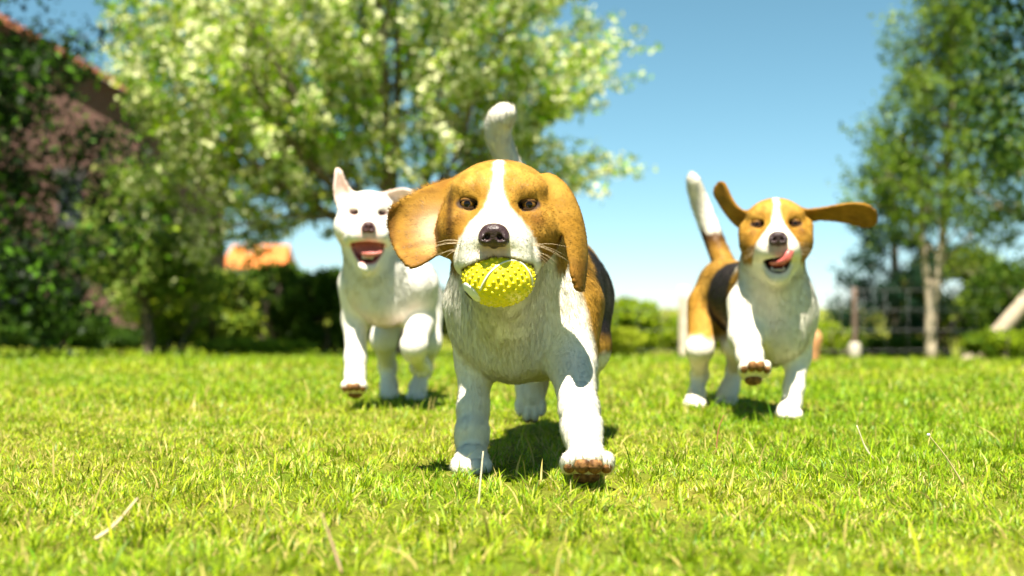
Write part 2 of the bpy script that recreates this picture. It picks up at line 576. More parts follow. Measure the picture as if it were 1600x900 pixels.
def dog_paw(B, pads, claws, c, fwd, up, sz=1.0, tagname='leg', spread=1.0):
    """four toes; pad and claw placements are collected for the separate parts"""
    fwd = unit(fwd); up = unit(up - (np.asarray(up) @ fwd) * fwd); side = np.cross(fwd, up)
    R = np.stack([side, fwd, up], 1)
    c = np.asarray(c, float)
    B.ell(c - fwd * 0.012 * sz + up * 0.004 * sz, (0.0235 * sz * spread, 0.024 * sz, 0.0165 * sz), 0.014, tagname, rot=R)
    for i, (sx, fy) in enumerate(((-1.55, 0.000), (-0.53, 0.010), (0.53, 0.010), (1.55, 0.000))):
        t = c + side * sx * 0.0128 * sz * spread + fwd * (fy + 0.004) * sz - up * 0.002 * sz
        B.ell(t, (0.0092 * sz * spread, 0.0190 * sz, 0.0122 * sz), 0.0035, tagname, rot=R)
        ps = 1.12 if abs(sx) < 1 else .86
        pads.append((t + fwd * 0.0060 * sz - up * (0.0082 if abs(sx) < 1 else 0.0066) * sz, np.array((0.0082, 0.0115, 0.0080)) * sz * ps, R))
        claws.append((t + fwd * 0.014 * sz + up * 0.002 * sz, t + fwd * 0.0205 * sz - up * 0.0035 * sz, 0.0017 * sz))
    pads.append((c - fwd * 0.018 * sz - up * 0.0115 * sz, np.array((0.0165, 0.013, 0.007)) * sz, R))


def build_dog(name, label, base, B, head, paint, flow_fn, h, fur_count, extra_pads, claws, seed, fur_w=0.0004, hair_scale=1.0, pad_mat=None, nose_mat=None):
    O, R, s, hp = head
    V, Q, N = B.polygonise(h)
    fn = np.cross(V[Q[:, 2]] - V[Q[:, 0]], V[Q[:, 3]] - V[Q[:, 1]])
    if ((fn * N[Q[:, 0]]).sum(1) < 0).mean() > 0.5:
        Q = Q[:, ::-1]
    T = B.tags(V, ['head', 'ear', 'trunk', 'leg', 'tail', 'neck', 'eye', 'lid', 'mouth'])
    Hl = ((V - O) @ R) / s
    col, alpha, length, mask = paint(V, N, T, Hl)
    flow = flow_fn(V, N, T, Hl)
    # fine streaks along the lie of the coat
    d = Hl - np.array([0, -0.10, -0.04]); rad = np.linalg.norm(d, axis=1)
    hd_ = np.minimum(T['head'], T['ear']) < np.minimum(T['trunk'], T['leg'])
    q = np.where(hd_[:, None], unit(d) * 0.09 + rad[:, None] * np.array([.22, .22, .22]), V * np.array([1, .5, .25]))
    stk = .6 * vnoise(q, 420, 61) + .4 * vnoise(q, 200, 62)
    va = 1.1 - np.clip(col.mean(1), 0, .7) * 1.35
    col = np.clip(col * (1 + .34 * (va * stk)[:, None]), 0, .9)
    root = empty(name, base, **label)
    body = mesh_np('body', V, Q, M_SKIN, root, True, np.concatenate([col, alpha[:, None]], 1))
    make_fur('coat', V, Q, N, col, length * hair_scale, flow, fur_count, root, M_FUR, seed, fur_w, mask * np.where(hd_, 1.0, .45), fine=(T['ear'] < T['head']).astype(float))
    # eyes
    ex = hp.get('eye_x', 0.041); er = 0.0120
    gaze = hp.get('gaze', (0, -1, -0.15))
    for sx in (-1, 1):
        c = O + s * _rot(R, (sx * ex, 0.0016, 0.0))
        Ve, Fe, U = uv_ellipsoid((0, 0, 0), (er, er, er), nu=72, nv=54)
        g = unit(np.array(gaze) + (sx * 0.10, 0, 0))
        cosd = U @ g
        iris = np.array(hp.get('iris', (0.17, 0.08, 0.011)))
        ce = np.tile(np.array([0.10, 0.06, 0.045]), (len(U), 1))
        u1 = unit(np.cross(g, (0, 0, 1))); u2 = np.cross(g, u1)
        ray = vnoise(np.stack([np.arctan2(U @ u2, U @ u1) * 1.0, cosd * 0, cosd * 0], 1), 6, 3)
        ce = mixc(ce, iris * .10, sstep(.30, .45, cosd))
        ce = mixc(ce, iris * (.85 + .3 * ray[:, None]), sstep(.60, .80, cosd))
        ce = mixc(ce, np.array([.004, .003, .003]), sstep(.905, .930, cosd))
        Ve = Ve + (np.clip(cosd - 0.70, 0, 1) * 0.004)[:, None] * g
        mesh_np('eye', c + s * _rot(R, Ve), Fe, M_EYE, root, True, ce)
        # lids: a shell over the eyeball with an almond opening
        sq = hp.get('squint', 0.0); nphi, nr = 44, 9
        ph = np.linspace(0, 2 * np.pi, nphi, endpoint=False)
        su = np.sin(ph); amp = np.where(su > 0, 40 * (1 - sq), 30 * (1 - 0.7 * sq))
        bx = 72 * np.cos(ph); bz = amp * np.sign(su) * np.abs(su) ** 1.15 + 4 * sx * np.cos(ph)
        Vl, Cl = [], []
        for i in range(nr):
            t = i / (nr - 1)
            ax_ = bx * (1 - t) + 100 * np.cos(ph) * t; az_ = bz * (1 - t) + 100 * su * t
            ax_ = ax_ + sx * 9 * (1 - t)
            ang = np.radians(np.hypot(ax_, az_)); dirn = np.arctan2(az_, ax_)
            rr = er + 0.0009 + (0.0010 if 0 < i < 4 else 0.0002) - (0.0006 if i == 0 else 0)
            Vl.append(np.stack([np.sin(ang) * np.cos(dirn), -np.cos(ang), np.sin(ang) * np.sin(dirn)], 1) * rr)
            base = np.array(hp.get('lid_col', (0.22, 0.10, 0.014)))
            Cl.append(np.tile(np.array(hp.get('liner', LIP)) * (1 - sstep(0.06, 0.24, t)) + base * sstep(0.06, 0.24, t), (nphi, 1)))
        j = np.arange(nphi); jn = (j + 1) % nphi
        Fl = np.concatenate([np.stack([i * nphi + j, (i + 1) * nphi + j, (i + 1) * nphi + jn, i * nphi + jn], 1) for i in range(nr - 1)])
        mesh_np('eyelid', c + s * _rot(R, np.concatenate(Vl)), Fl, M_LID, root, True, np.concatenate(Cl))
    # nose leather
    nb = Body(); nb.frame(O, R, s)
    ml = hp.get('muzzle', 1.0); nz = hp.get('nose_z', -0.0425); nw = hp.get('nose_w', 1.0)
    ny = -0.0875 * ml
    nb.ell((0, ny + 0.004, nz + 0.004), (0.0185 * nw, 0.0125, 0.0120), 0.004)
    nb.ell((0, ny, nz + 0.010), (0.0135 * nw, 0.011, 0.007), 0.008)
    nb.bone((0, ny + 0.001, nz - 0.002), (0, ny + 0.007, nz - 0.009), 0.0085, 0.0060, 0.008)
    for sx in (-1, 1):
        nb.ell((sx * 0.0115 * nw, ny - 0.001, nz - 0.002), (0.0085, 0.011, 0.0098), 0.006)
        nb.ell((sx * 0.0080 * nw, ny - 0.0115, nz + 0.0005), (0.0036, 0.008, 0.0042), 0.003, sub=True)
        nb.bone((sx * 0.0105 * nw, ny - 0.011, nz - 0.001), (sx * 0.0190 * nw, ny - 0.004, nz - 0.0045), 0.0018, 0.0010, 0.002, sub=True)
    nb.bone((0, ny - 0.0125, nz + 0.002), (0, ny - 0.006, nz - 0.016), 0.0008, 0.0008, 0.0025, sub=True)
    nb.frame()
    Vn, Qn, Nn = nb.polygonise(0.0011 if h < 0.0035 else 0.0018)
    fn = np.cross(Vn[Qn[:, 2]] - Vn[Qn[:, 0]], Vn[Qn[:, 3]] - Vn[Qn[:, 1]])
    if ((fn * Nn[Qn[:, 0]]).sum(1) < 0).mean() > 0.5:
        Qn = Qn[:, ::-1]
    mesh_np('nose', Vn, Qn, nose_mat or M_NOSE, root)
    for c, r, Rp in extra_pads:
        Vp, Fp, _ = uv_ellipsoid(c, r, Rp, 14, 8)
        mesh_np('paw_pad', Vp, Fp, pad_mat or M_PAD, root)
    for a, b, r in claws:
        mid = (a + b) / 2 + np.array([0, 0, 0.001])
        Vc, Fc = tube(spline([a, mid, b], 6), np.linspace(r, r * 0.25, 6), 7)
        mesh_np('claw', Vc, Fc, M_CLAW, root)
    # whiskers
    rw = np.random.default_rng(seed + 5)
    VW, FW, TW, n0 = [], [], [], 0
    for sx in (-1, 1):
        for i in range(9):
            a = np.array([sx * (0.030 + 0.008 * rw.random()) * hp.get('flew', 1.0), -0.05 * ml + 0.03 * rw.random(), -0.048 - 0.02 * rw.random()])
            d = unit(np.array([sx * 1.0, -0.2 + 0.7 * rw.random(), -0.45 + 0.7 * rw.random()]))
            Lw = 0.025 + 0.03 * rw.random()
            pts = [a, a + d * Lw * 0.5, a + d * Lw + np.array([0, 0.006, -0.008])]
            v, f = tube(np.array([O + s * _rot(R, q) for q in spline(pts, 6)]), np.linspace(0.00030, 0.00008, 6), 4)
            VW.append(v); FW.append(f[0] + n0); TW.append(f[1] + n0); n0 += len(v)
    wk = mesh_np('whiskers', np.concatenate(VW), [np.concatenate(FW), np.concatenate(TW)], M_WHISKER, root)
    wk['kind'] = 'stuff'
    return root, V, Q, N


def paint_face(Hl, N, T, style):
    """coat colours of the beagle head in the head frame"""
    x, y, z = Hl.T
    nz = vnoise(Hl, 70, 3) * 0.5 + vnoise(Hl, 190, 4) * 0.5
    xo = x - style.get('blaze_x', 0.0) * sstep(-0.03, 0.02, z)
    hw = np.interp(z, [-0.08, -0.062, -0.045, -0.025, -0.004, 0.02, 0.045, 0.056, 0.066], np.array([0.060, 0.056, 0.050, 0.036, 0.0165, 0.0078, 0.0062, 0.0060, 0.0]))
    hw = hw * style.get('blaze', 1.0)
    back = sstep(0.030, 0.06, y + 0.4 * z)
    nf = vnoise(Hl, 170, 6)
    wfac = 1 - sstep(-0.0030, 0.0030, np.abs(xo) - hw + nz * 0.0028 + nf * 0.0014)
    wfac = wfac * (1 - sstep(0.026, 0.034, y))
    wfac = np.maximum(wfac, 1 - sstep(-0.098, -0.086, z + nz * 0.004 - 0.35 * np.clip(y, -0.02, 0.03)))     # chin and throat
    tan = mixc(TAN, TAN_L, np.clip(nz * 0.9 + 0.25 + 0.5 * sstep(0.0, 0.04, z), 0, 1))
    tan = mixc(tan, TAN_D, 0.55 * sstep(0.35, 0.9, vnoise(Hl, 38, 9)))
    ax = np.abs(x)
    # darker streak running out and down from the eye, and the brow whorls
    st = np.exp(-(((ax - 0.050) / 0.010) ** 2 + ((z + 0.018 + (ax - 0.05) * 0.3) / 0.009) ** 2))
    tan = mixc(tan, TAN_D, 0.65 * st)
    br = np.exp(-(((ax - 0.033) / 0.006) ** 2 + ((z - 0.022) / 0.004) ** 2))
    tan = mixc(tan, TAN_D, 0.4 * br)
    tan = mixc(tan, TAN_D, 0.35 * sstep(0.03, 0.06, ax) * sstep(-0.02, -0.05, z))
    c = mixc(tan, WHITE, wfac)
    # freckled, pinkish lips next to the nose
    dn = np.sqrt((x / 1.35) ** 2 + (y + 0.082 * style.get('muzzle', 1)) ** 2 + ((z + 0.060) / 1.0) ** 2)
    c = mixc(c, PINK * 0.75, (1 - sstep(0.010, 0.022, dn)) * 0.75)
    return c, wfac


def beagle_common(V, N, T, Hl, style):
    """skin colours, gloss, coat length and hair mask shared by the three dogs"""
    n = len(V)
    fc, wf = paint_face(Hl, N, T, style)
    alpha = np.ones(n); length = np.full(n, 0.0120); mask = np.ones(n)
    hd = np.minimum(T['head'], T['lid'])
    other = np.minimum(np.minimum(T['trunk'], T['leg']), np.minimum(T['neck'], T['tail']))
    is_head = (hd < other + 0.004)
    is_ear = T['ear'] < np.minimum(hd, other) - 0.001
    length[is_head] = 0.0058
    length[is_ear] = 0.0036
    front = sstep(0.0, 0.06, Hl[:, 1])
    length = np.where(is_head, 0.0042 + 0.0038 * front, length)
    return fc, alpha, length, mask, is_head, is_ear


def face_details(col, alpha, length, mask, Hl, T, style, is_head):
    ex = style.get('eye_x', 0.041)
    de = np.minimum(np.linalg.norm((Hl - (ex, -0.004, 0)) / (1.42, 1.5, 0.80), axis=1), np.linalg.norm((Hl - (-ex, -0.004, 0)) / (1.42, 1.5, 0.80), axis=1))
    lin = style.get('liner', LIP)
    t = (1 - sstep(0.0100, 0.0138, de)) * is_head
    col = mixc(col, lin, t * style.get('liner_w', 0.95))
    alpha = np.where(t > 0.6, 0.9, alpha)
    mask = np.where(t > 0.5, 0.04, mask)
    sock = (T['eye'] < 0.0012) & is_head
    col = np.where(sock[:, None], np.array(lin) * 1.5, col)
    mask = np.where(sock, 0.0, mask)
    # under the nose leather: no hair
    dn = np.linalg.norm((Hl - (0, -0.0875 * style.get('muzzle', 1), style.get('nose_z', -0.0425))) / (1.2, 1, 1), axis=1)
    mask = np.where(dn < 0.017, 0, mask)
    # mouth
    if style.get('jaw', 0) > 0.012:
        dm = T['mouth']
        inside = (np.abs(dm) < 0.0022) & is_head & (Hl[:, 1] < 0.035)
        rim = (dm < 0.0085) & is_head & (Hl[:, 1] < 0.035) & (Hl[:, 2] < -0.055)
        col = mixc(col, style.get('lip', LIP), np.where(rim, 1 - sstep(0.004, 0.0085, dm), 0))
        col = np.where(inside[:, None], style.get('mouth_col', MOUTH), col)
        alpha = np.where(inside, 0.0, alpha)
        mask = np.where(rim | inside, 0.0, mask)
    return col, alpha, length, mask


def head_flow(V, N, T, Hl, R, body_flow):
    """hair runs away from the nose on the head, along the limb elsewhere"""
    d = Hl - np.array([0, -0.10, -0.04])
    fh = unit(d * (1, 1, 1)) @ R.T
    hd = np.minimum(T['head'], T['lid']); ot = np.minimum(np.minimum(T['trunk'], T['leg']), np.minimum(T['neck'], T['tail']))
    w = sstep(-0.01, 0.02, ot - hd)[:, None]
    return fh * w + body_flow * (1 - w)


def front_beagle():
    B = Body()
    O = P(779, 319, 1.895); R = rot_xyz(-3.0, 4.0, 1.0)
    hp = dict(squint=0.62, jaw=0.0, jaw_y=0.012, flew=1.25, flew_z=0.014, gaze=(0.0, -1, 0.02), blaze_x=-0.001, wide=1.08, eye_x=0.0400)
    add_head(B, O, R, 1.0, hp)
    B.frame(O, R, 1.0)
    # ear thrown out sideways, its inside turned to the viewer
    B.sheet([[(-.054, .058, .034), (-.052, .046, .008), (-.052, .040, -.016), (-.056, .044, -.044)],
             [(-.088, .062, .027), (-.084, .054, .000), (-.082, .044, -.030), (-.082, .026, -.066)],
             [(-.118, .060, .014), (-.118, .058, -.014), (-.114, .046, -.046), (-.106, .018, -.082)],
             [(-.150, .046, -.004), (-.153, .052, -.028), (-.146, .044, -.056), (-.124, .018, -.086)]], 0.0052, 0.0030, 0.014, corner=.45)
    # the other ear hanging along the cheek, tip curled
    B.sheet([[(.056, .024, .032), (.063, .038, .038), (.064, .052, .035), (.058, .066, .024)],
             [(.076, .012, -.002), (.092, .026, .010), (.096, .048, .008), (.088, .066, .000)],
             [(.092, .002, -.052), (.108, .018, -.046), (.113, .044, -.045), (.106, .064, -.044)],
             [(.098, -.006, -.098), (.108, .002, -.112), (.114, .026, -.112), (.108, .046, -.100)]], 0.0056, 0.0032, 0.009)
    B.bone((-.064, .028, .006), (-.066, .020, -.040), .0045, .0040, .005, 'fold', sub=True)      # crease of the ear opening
    B.ell((-.069, .022, -.058), (.013, .010, .014), .008, 'ear')                                   # small flap at the ear base
    B.frame()
    hw = lambda p: O + _rot(R, p)
    pads, claws = [], []
    # neck, chest, barrel, rump
    B.chain([hw((0, .070, -.030)), P(800, 395, 2.10), P(815, 430, 2.20)], [.062, .078, .086], .04, 'neck')
    B.bone(hw((0, .05, -.085)), P(795, 520, 2.10), .038, .060, .05, 'neck')
    B.ell(P(818, 474, 2.17), (.090, .112, .108), .04, 'trunk')
    B.ell(P(806, 538, 2.115), (.054, .060, .050), .035, 'trunk')
    B.ell(P(838, 545, 2.26), (.058, .10, .050), .04, 'trunk')
    B.ell(P(842, 462, 2.36), (.106, .15, .112), .05, 'trunk')
    B.ell(P(862, 455, 2.55), (.100, .13, .098), .05, 'trunk')
    B.ell(P(866, 440, 2.68), (.092, .10, .092), .05, 'trunk')
    # shoulders
    for px, sx in ((750, -1), (884, 1)):
        B.ell(P(px, 478, 2.12), (.044, .062, .076), .03, 'trunk')
    for px in (778, 838):
        B.ell(P(px, 522, 2.085), (.036, .034, .052), .016, 'trunk')      # breast muscles
    # planted foreleg (picture left)
    B.chain([P(745, 480, 2.13), P(744, 562, 2.15), P(739, 640, 2.12), P(737, 690, 2.10), P(737, 716, 2.07)], [.050, .0290, .0205, .0195, .0185], .018, 'leg')
    B.ell(P(738, 672, 2.095), (.0235, .0250, .0210), .014, 'leg')
    B.ell(P(745, 566, 2.185), (.0240, .0240, .0260), .020, 'leg')
    dog_paw(B, pads, claws, P(736, 724, 2.048), (0.0, -1, -0.16), (0, 0, 1), 1.02, 'leg')
    # reaching foreleg (picture right), pads towards the viewer
    B.chain([P(886, 480, 2.11), P(893, 566, 2.07), P(905, 640, 1.96), P(910, 680, 1.90), P(916, 708, 1.87)], [.056, .0340, .0245, .0220, .0210], .018, 'leg')
    B.ell(P(908, 664, 1.915), (.0270, .0260, .0220), .014, 'leg')
    dog_paw(B, pads, claws, P(917, 722, 1.852), (0.02, -0.80, 0.36), (0, 0.42, 0.9), 1.16, 'leg', 1.05)
    # hind legs
    B.chain([P(842, 470, 2.62), P(838, 540, 2.50), P(838, 572, 2.72), P(830, 604, 2.65), P(829, 622, 2.63)], [.075, .050, .026, .0225, .020], .03, 'leg')
    dog_paw(B, pads, claws, P(829, 631, 2.615), (0.0, -0.55, -0.85), (0, -0.85, 0.55), 1.0, 'leg')
    B.chain([P(896, 470, 2.62), P(905, 540, 2.52), P(908, 600, 2.66), P(905, 645, 2.60), P(905, 655, 2.58)], [.075, .050, .025, .021, .020], .03, 'leg')
    dog_paw(B, pads, claws, P(904, 659, 2.56), (0.0, -1, -0.1), (0, 0, 1), 0.98, 'leg')
    # tail
    tp = spline([P(858, 390, 2.72), P(822, 318, 2.74), P(794, 252, 2.72), P(779, 215, 2.70), P(781, 188, 2.68), P(795, 176, 2.66)], 14)
    B.chain(tp, np.interp(np.linspace(0, 1, 14), [0, .4, .7, .9, 1], [.026, .0185, .0205, .0195, .011]), .012, 'tail')
    # the ball sits in the mouth
    bc = BALL_C; 
    B.ell(bc, BALL_S + .0012, .004, 'ball', sub=True)

    def paint(V, N, T, Hl):
        fc, alpha, length, mask, is_head, is_ear = beagle_common(V, N, T, Hl, hp)
        x, y, z = V.T
        nz = vnoise(V, 22, 11) * 0.6 + vnoise(V, 75, 12) * 0.4
        rn = nz * 0.012
        lat = np.abs(x - np.interp(y, [2.0, 2.2, 2.4, 2.7], [0.0, .015, .045, .075]))
        # torso: white front and belly, tan band behind the shoulder, black saddle, tan rump
        col = np.tile(WHITE, (len(V), 1))
        low = sstep(.150, .175, z + rn - 0.25 * (y - 2.2))
        tanv = mixc(TAN, TAN_L, np.clip(0.4 + nz, 0, 1))
        bandx = y + 0.55 * (lat - 0.1) + rn
        xs = np.where(x > .01, x, -1.0)
        t_tan = sstep(0, .012, xs - (.091 + (.275 - z) * .24) + rn * .5) * sstep(.150, .165, z + rn) * sstep(1.98, 2.02, y)
        t_tan = np.maximum(t_tan, sstep(2.235, 2.26, bandx) * low)
        col = mixc(col, tanv, t_tan)
        t_blk = sstep(2.275, 2.295, bandx - 0.25 * (z - .25)) * sstep(.175, .195, z + rn)
        t_blk = np.maximum(t_blk, sstep(.345, .36, z + rn) * sstep(2.14, 2.17, y))
        col = mixc(col, BLACK * (1.0 + 0.6 * nz[:, None]), t_blk)
        t_rump = sstep(2.60, 2.64, y + rn) * low
        col = mixc(col, tanv, t_rump)
        leg = T['leg'] < T['trunk'] - 0.004
        col = np.where((leg & (z < .15))[:, None], WHITE, col)
        col = mixc(col, WHITE, leg * sstep(.24, .19, z) * (1 - t_tan))
        # neck: white in front, tan on top and at the sides
        nk = (T['neck'] < T['trunk']) & ~is_head & (y < 2.2)
        nt = np.maximum(sstep(.35, .38, z + rn), sstep(.056, .070, np.abs(x + 0.004) + rn * .6) * sstep(.278, .298, z + rn))
        col = np.where(nk[:, None], mixc(WHITE, tanv, np.maximum(nt, t_tan)), col)
        col = np.where(is_head[:, None], fc, col)
        # ears
        ec = mixc(TAN * 0.95, TAN_L, np.clip(0.3 + nz, 0, 1))
        ec = mixc(ec, TAN_D, 0.6 * sstep(-.055, -.085, Hl[:, 2]))
        ec = mixc(ec, TAN_D * .7, 0.75 * sstep(-.138, -.150, Hl[:, 0]))
        streak = vnoise(Hl * (.35, 1, 1.6) + Hl[:, [2]] * (.5, 0, 0), 90, 21)
        ec = mixc(ec, TAN_D, .55 * sstep(.05, .75, streak) * (Hl[:, 0] < 0))
        inner = sstep(0.1, -0.4, N[:, 1]) * (Hl[:, 0] < -0.05) * np.exp(-(((Hl[:, 0] + .088) / .026) ** 2 + ((Hl[:, 2] + .034) / .024) ** 2))
        ec = mixc(ec, np.array([0.56, 0.36, 0.22]), np.clip(inner * 1.1, 0, .9))
        col = np.where(is_ear[:, None], ec, col)
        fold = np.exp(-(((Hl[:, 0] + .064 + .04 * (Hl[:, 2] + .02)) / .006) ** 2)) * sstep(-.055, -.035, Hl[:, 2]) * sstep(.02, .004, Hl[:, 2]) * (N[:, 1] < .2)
        col = mixc(col, TAN_D * .25, .85 * fold * (is_ear | is_head))  # shade of the ear opening, painted into the coat colour along the crease
        mask = np.where(is_ear & (inner > .5), .45, mask)
        # tail white
        tl = T['tail'] < T['trunk'] - .002
        col = np.where((tl & (z > .40))[:, None], WHITE, col)
        length = np.where(tl, .013, length)
        length = np.where(leg, .0068, length)
        col, alpha, length, mask = face_details(col, alpha, length, mask, Hl, T, hp, is_head)
        # dark lips round the ball
        db = (np.linalg.norm((V - BALL_C) / BALL_S, axis=1) - 1) * BALL_R
        rim = (db < .0075) & is_head
        col = mixc(col, LIP, np.where(rim, 1 - sstep(.003, .0075, db), 0) * .9)
        mask = np.where(db < .003, 0, mask)
        return col, alpha, length, mask

    def flow(V, N, T, Hl):
        bf = np.tile(np.array([0, .55, -1.0]), (len(V), 1))
        tr = T['trunk'] < T['leg']
        bf[tr] = (0, 1, -.45)
        ch = tr & (V[:, 1] < 2.2)
        bf[ch] = (0, .2, -1)
        bf[T['tail'] < T['trunk']] = (-.1, 0, 1)
        bf[T['ear'] < T['head']] = (0, 0, -1)
        el = (T['ear'] < T['head']) & (Hl[:, 0] < 0)
        bf[el] = (-1, 0, -.35)
        return head_flow(V, N, T, Hl, R, bf)

    lab = dict(label='foremost tan and white beagle running at the viewer with a yellow ball in its mouth', category='dog', group='running dogs')
    return build_dog('dog', lab, (0.02, 2.2, 0), B, (O, R, 1.0, hp), paint, flow, 0.0033, 300000, pads, claws, 21)


BALL_R = 0.0465
BALL_C = P(779, 435, 1.855)
BALL_S = np.array([.0465, .0430, .0365])      # squeezed by the bite


def sheet_part(name, grid, r0, r1, O, R, s, mat, root, color, h=0.0016, groove=None):
    b = Body(); b.frame(O, R, s); b.sheet(grid, r0, r1, 0.004, 'trunk', (26, 16)); b.frame()
    V, Q, N = b.polygonise(h)
    fn = np.cross(V[Q[:, 2]] - V[Q[:, 0]], V[Q[:, 3]] - V[Q[:, 1]])
    if ((fn * N[Q[:, 0]]).sum(1) < 0).mean() > 0.5:
        Q = Q[:, ::-1]
    c = np.array(color) * (1 + 0.12 * vnoise(V, 90, 5)[:, None])
    return mesh_np(name, V, Q, mat, root, True, c)


def teeth(root, O, R, s, jz, jy, sgn, n=6, w=0.016, upper=False):
    for i in range(n):
        t = -1 + 2 * i / (n - 1)
        canine = abs(t) > 0.95
        a = np.array([t * w, jy + 0.010 * t * t, jz])
        L_ = (0.010 if canine else 0.0048) * sgn
        V, F = tube([O + s * _rot(R, a), O + s * _rot(R, a + (0, -0.001, L_ * 0.5)), O + s * _rot(R, a + (0, 0.0005, L_))], [0.0024 * s, 0.0022 * s, 0.0006 * s], 7)
        mesh_np('tooth', V, F, M_TOOTH, root)


def licking_beagle():
    B = Body()
    O = P(1213, 350, 3.02); R = rot_xyz(-8.5, -3.0, -1.0)
    hp = dict(squint=0.72, iris=(.05, .02, .01), jaw=0.030, jaw_y=-0.040, flew=1.02, eye_x=0.0385, gaze=(-0.05, -1, -0.1), blaze_x=0.001, wide=1.0, blaze=0.86, mouth_w=0.95)
    add_head(B, O, R, 1.0, hp)
    B.frame(O, R, 1.0)
    B.sheet([[(-.048, .030, .030), (-.052, .042, .018), (-.053, .050, .006), (-.052, .056, -.008)],
             [(-.078, .028, .040), (-.083, .040, .032), (-.087, .050, .022), (-.086, .058, .010)],
             [(-.096, .026, .068), (-.103, .036, .062), (-.109, .046, .053), (-.112, .054, .044)],
             [(-.108, .020, .096), (-.118, .030, .095), (-.126, .040, .086), (-.130, .048, .074)]], .0054, .0034, .010)
    B.ell((-.066, .024, -.010), (.012, .012, .017), .012, 'head')
    B.ell((.066, .024, -.004), (.012, .012, .016), .012, 'head')
    B.sheet([[(.050, .030, .034), (.054, .042, .024), (.055, .050, .014), (.053, .056, .002)],
             [(.098, .028, .034), (.100, .042, .029), (.102, .054, .022), (.101, .062, .014)],
             [(.150, .014, .040), (.153, .034, .031), (.155, .052, .018), (.155, .066, .006)],
             [(.196, .006, .034), (.209, .026, .020), (.210, .046, .004), (.198, .064, -.008)]], .0054, .0034, .010)
    B.frame()
    hw = lambda p: O + _rot(R, p)
    pads, claws = [], []
    B.chain([hw((0, .070, -.035)), P(1205, 420, 3.12), P(1204, 440, 3.22)], [.053, .060, .070], .04, 'neck')
    B.bone(hw((0, .055, -.080)), P(1222, 500, 3.10), .034, .046, .05, 'neck')
    B.ell(P(1216, 478, 3.17), (.070, .10, .094), .04, 'trunk')
    B.ell(P(1222, 528, 3.12), (.050, .055, .052), .035, 'trunk')
    B.ell(P(1200, 545, 3.22), (.050, .09, .042), .04, 'trunk')
    B.ell(P(1176, 470, 3.32), (.074, .13, .094), .05, 'trunk')
    B.ell(P(1148, 462, 3.46), (.068, .12, .080), .05, 'trunk')
    B.ell(P(1130, 455, 3.56), (.066, .09, .080), .05, 'trunk')
    B.ell(P(1176, 476, 3.12), (.035, .050, .060), .03, 'trunk')
    B.ell(P(1246, 482, 3.13), (.034, .050, .060), .03, 'trunk')
    B.chain([P(1250, 490, 3.14), P(1246, 556, 3.15), P(1240, 606, 3.10), P(1236, 632, 3.085), P(1233, 640, 3.07)], [.040, .0270, .0195, .0185, .0175], .02, 'leg')
    dog_paw(B, pads, claws, P(1232, 645, 3.045), (0.05, -1, -.15), (0, 0, 1), .98, 'leg')
    B.chain([P(1168, 476, 3.12), P(1165, 524, 3.08), P(1171, 556, 2.97), P(1175, 570, 2.94)], [.046, .0350, .0255, .0215], .02, 'leg')
    dog_paw(B, pads, claws, P(1178, 577, 2.92), (.02, -.66, .62), (0, .55, .8), 1.12, 'leg', 1.05)
    B.chain([P(1108, 478, 3.52), P(1093, 545, 3.42), P(1093, 586, 3.52), P(1088, 618, 3.48), P(1086, 626, 3.46)], [.054, .029, .0175, .0175, .0165], .025, 'leg')
    dog_paw(B, pads, claws, P(1085, 629, 3.44), (0, -1, -.2), (0, 0, 1), .95, 'leg')
    B.chain([P(1150, 478, 3.52), P(1152, 540, 3.44), P(1148, 580, 3.56), P(1140, 606, 3.53), P(1137, 615, 3.52)], [.052, .031, .0180, .0190, .0180], .025, 'leg')
    dog_paw(B, pads, claws, P(1135, 622, 3.51), (0, -.5, -.85), (0, -.85, .5), .95, 'leg')
    tp = spline([P(1136, 424, 3.62), P(1124, 395, 3.66), P(1111, 362, 3.68), P(1096, 322, 3.68), P(1086, 292, 3.66), P(1082, 274, 3.64)], 14)
    B.chain(tp, np.interp(np.linspace(0, 1, 14), [0, .3, .6, .9, 1], [.026, .0225, .0215, .0140, .005]), .012, 'tail')

    def paint(V, N, T, Hl):
        fc, alpha, length, mask, is_head, is_ear = beagle_common(V, N, T, Hl, hp)
        x, y, z = V.T
        nz = vnoise(V, 22, 31) * .6 + vnoise(V, 75, 32) * .4
        rn = nz * .012
        tanv = mixc(TAN, TAN_L, np.clip(.4 + nz, 0, 1))
        cx = np.interp(y, [3.05, 3.2, 3.35, 3.5, 3.62], [.575, .568, .535, .512, .51])
        lat = np.abs(x - cx)
        low = sstep(.150, .18, z + rn - .3 * (y - 3.2))
        bandx = y + .5 * (lat - .08) + rn + .15 * (z - .25)
        col = np.tile(WHITE, (len(V), 1))
        col = mixc(col, tanv, sstep(3.165, 3.185, bandx) * low * sstep(.035, .055, lat))
        col = mixc(col, BLACK * (1 + .6 * nz[:, None]), sstep(3.245, 3.262, bandx) * sstep(.150, .175, z + rn))
        col = mixc(col, tanv, sstep(3.435, 3.455, y + rn + .1 * (z - .25)) * sstep(.165, .19, z + rn))
        leg = T['leg'] < T['trunk'] - .004
        hind = y > 3.36
        col = np.where((leg & hind)[:, None], tanv, col)
        lw = np.where(hind, sstep(.180, .155, z + rn), sstep(.25, .2, z))
        col = mixc(col, WHITE, leg * lw)
        nk = (T['neck'] < T['trunk']) & ~is_head & (y < 3.22)
        nt = np.maximum(sstep(.335, .36, z + rn), sstep(3.10, 3.14, y + rn) * sstep(.26, .29, z))
        col = np.where(nk[:, None], mixc(WHITE, np.where((x > .60)[:, None], BLACK, tanv), nt), col)
        col = np.where(is_head[:, None], fc, col)
        ec = mixc(TAN * .95, TAN_D, np.clip(.35 + nz * .6, 0, .7))
        col = np.where(is_ear[:, None], ec, col)
        tl = T['tail'] < T['trunk'] - .002
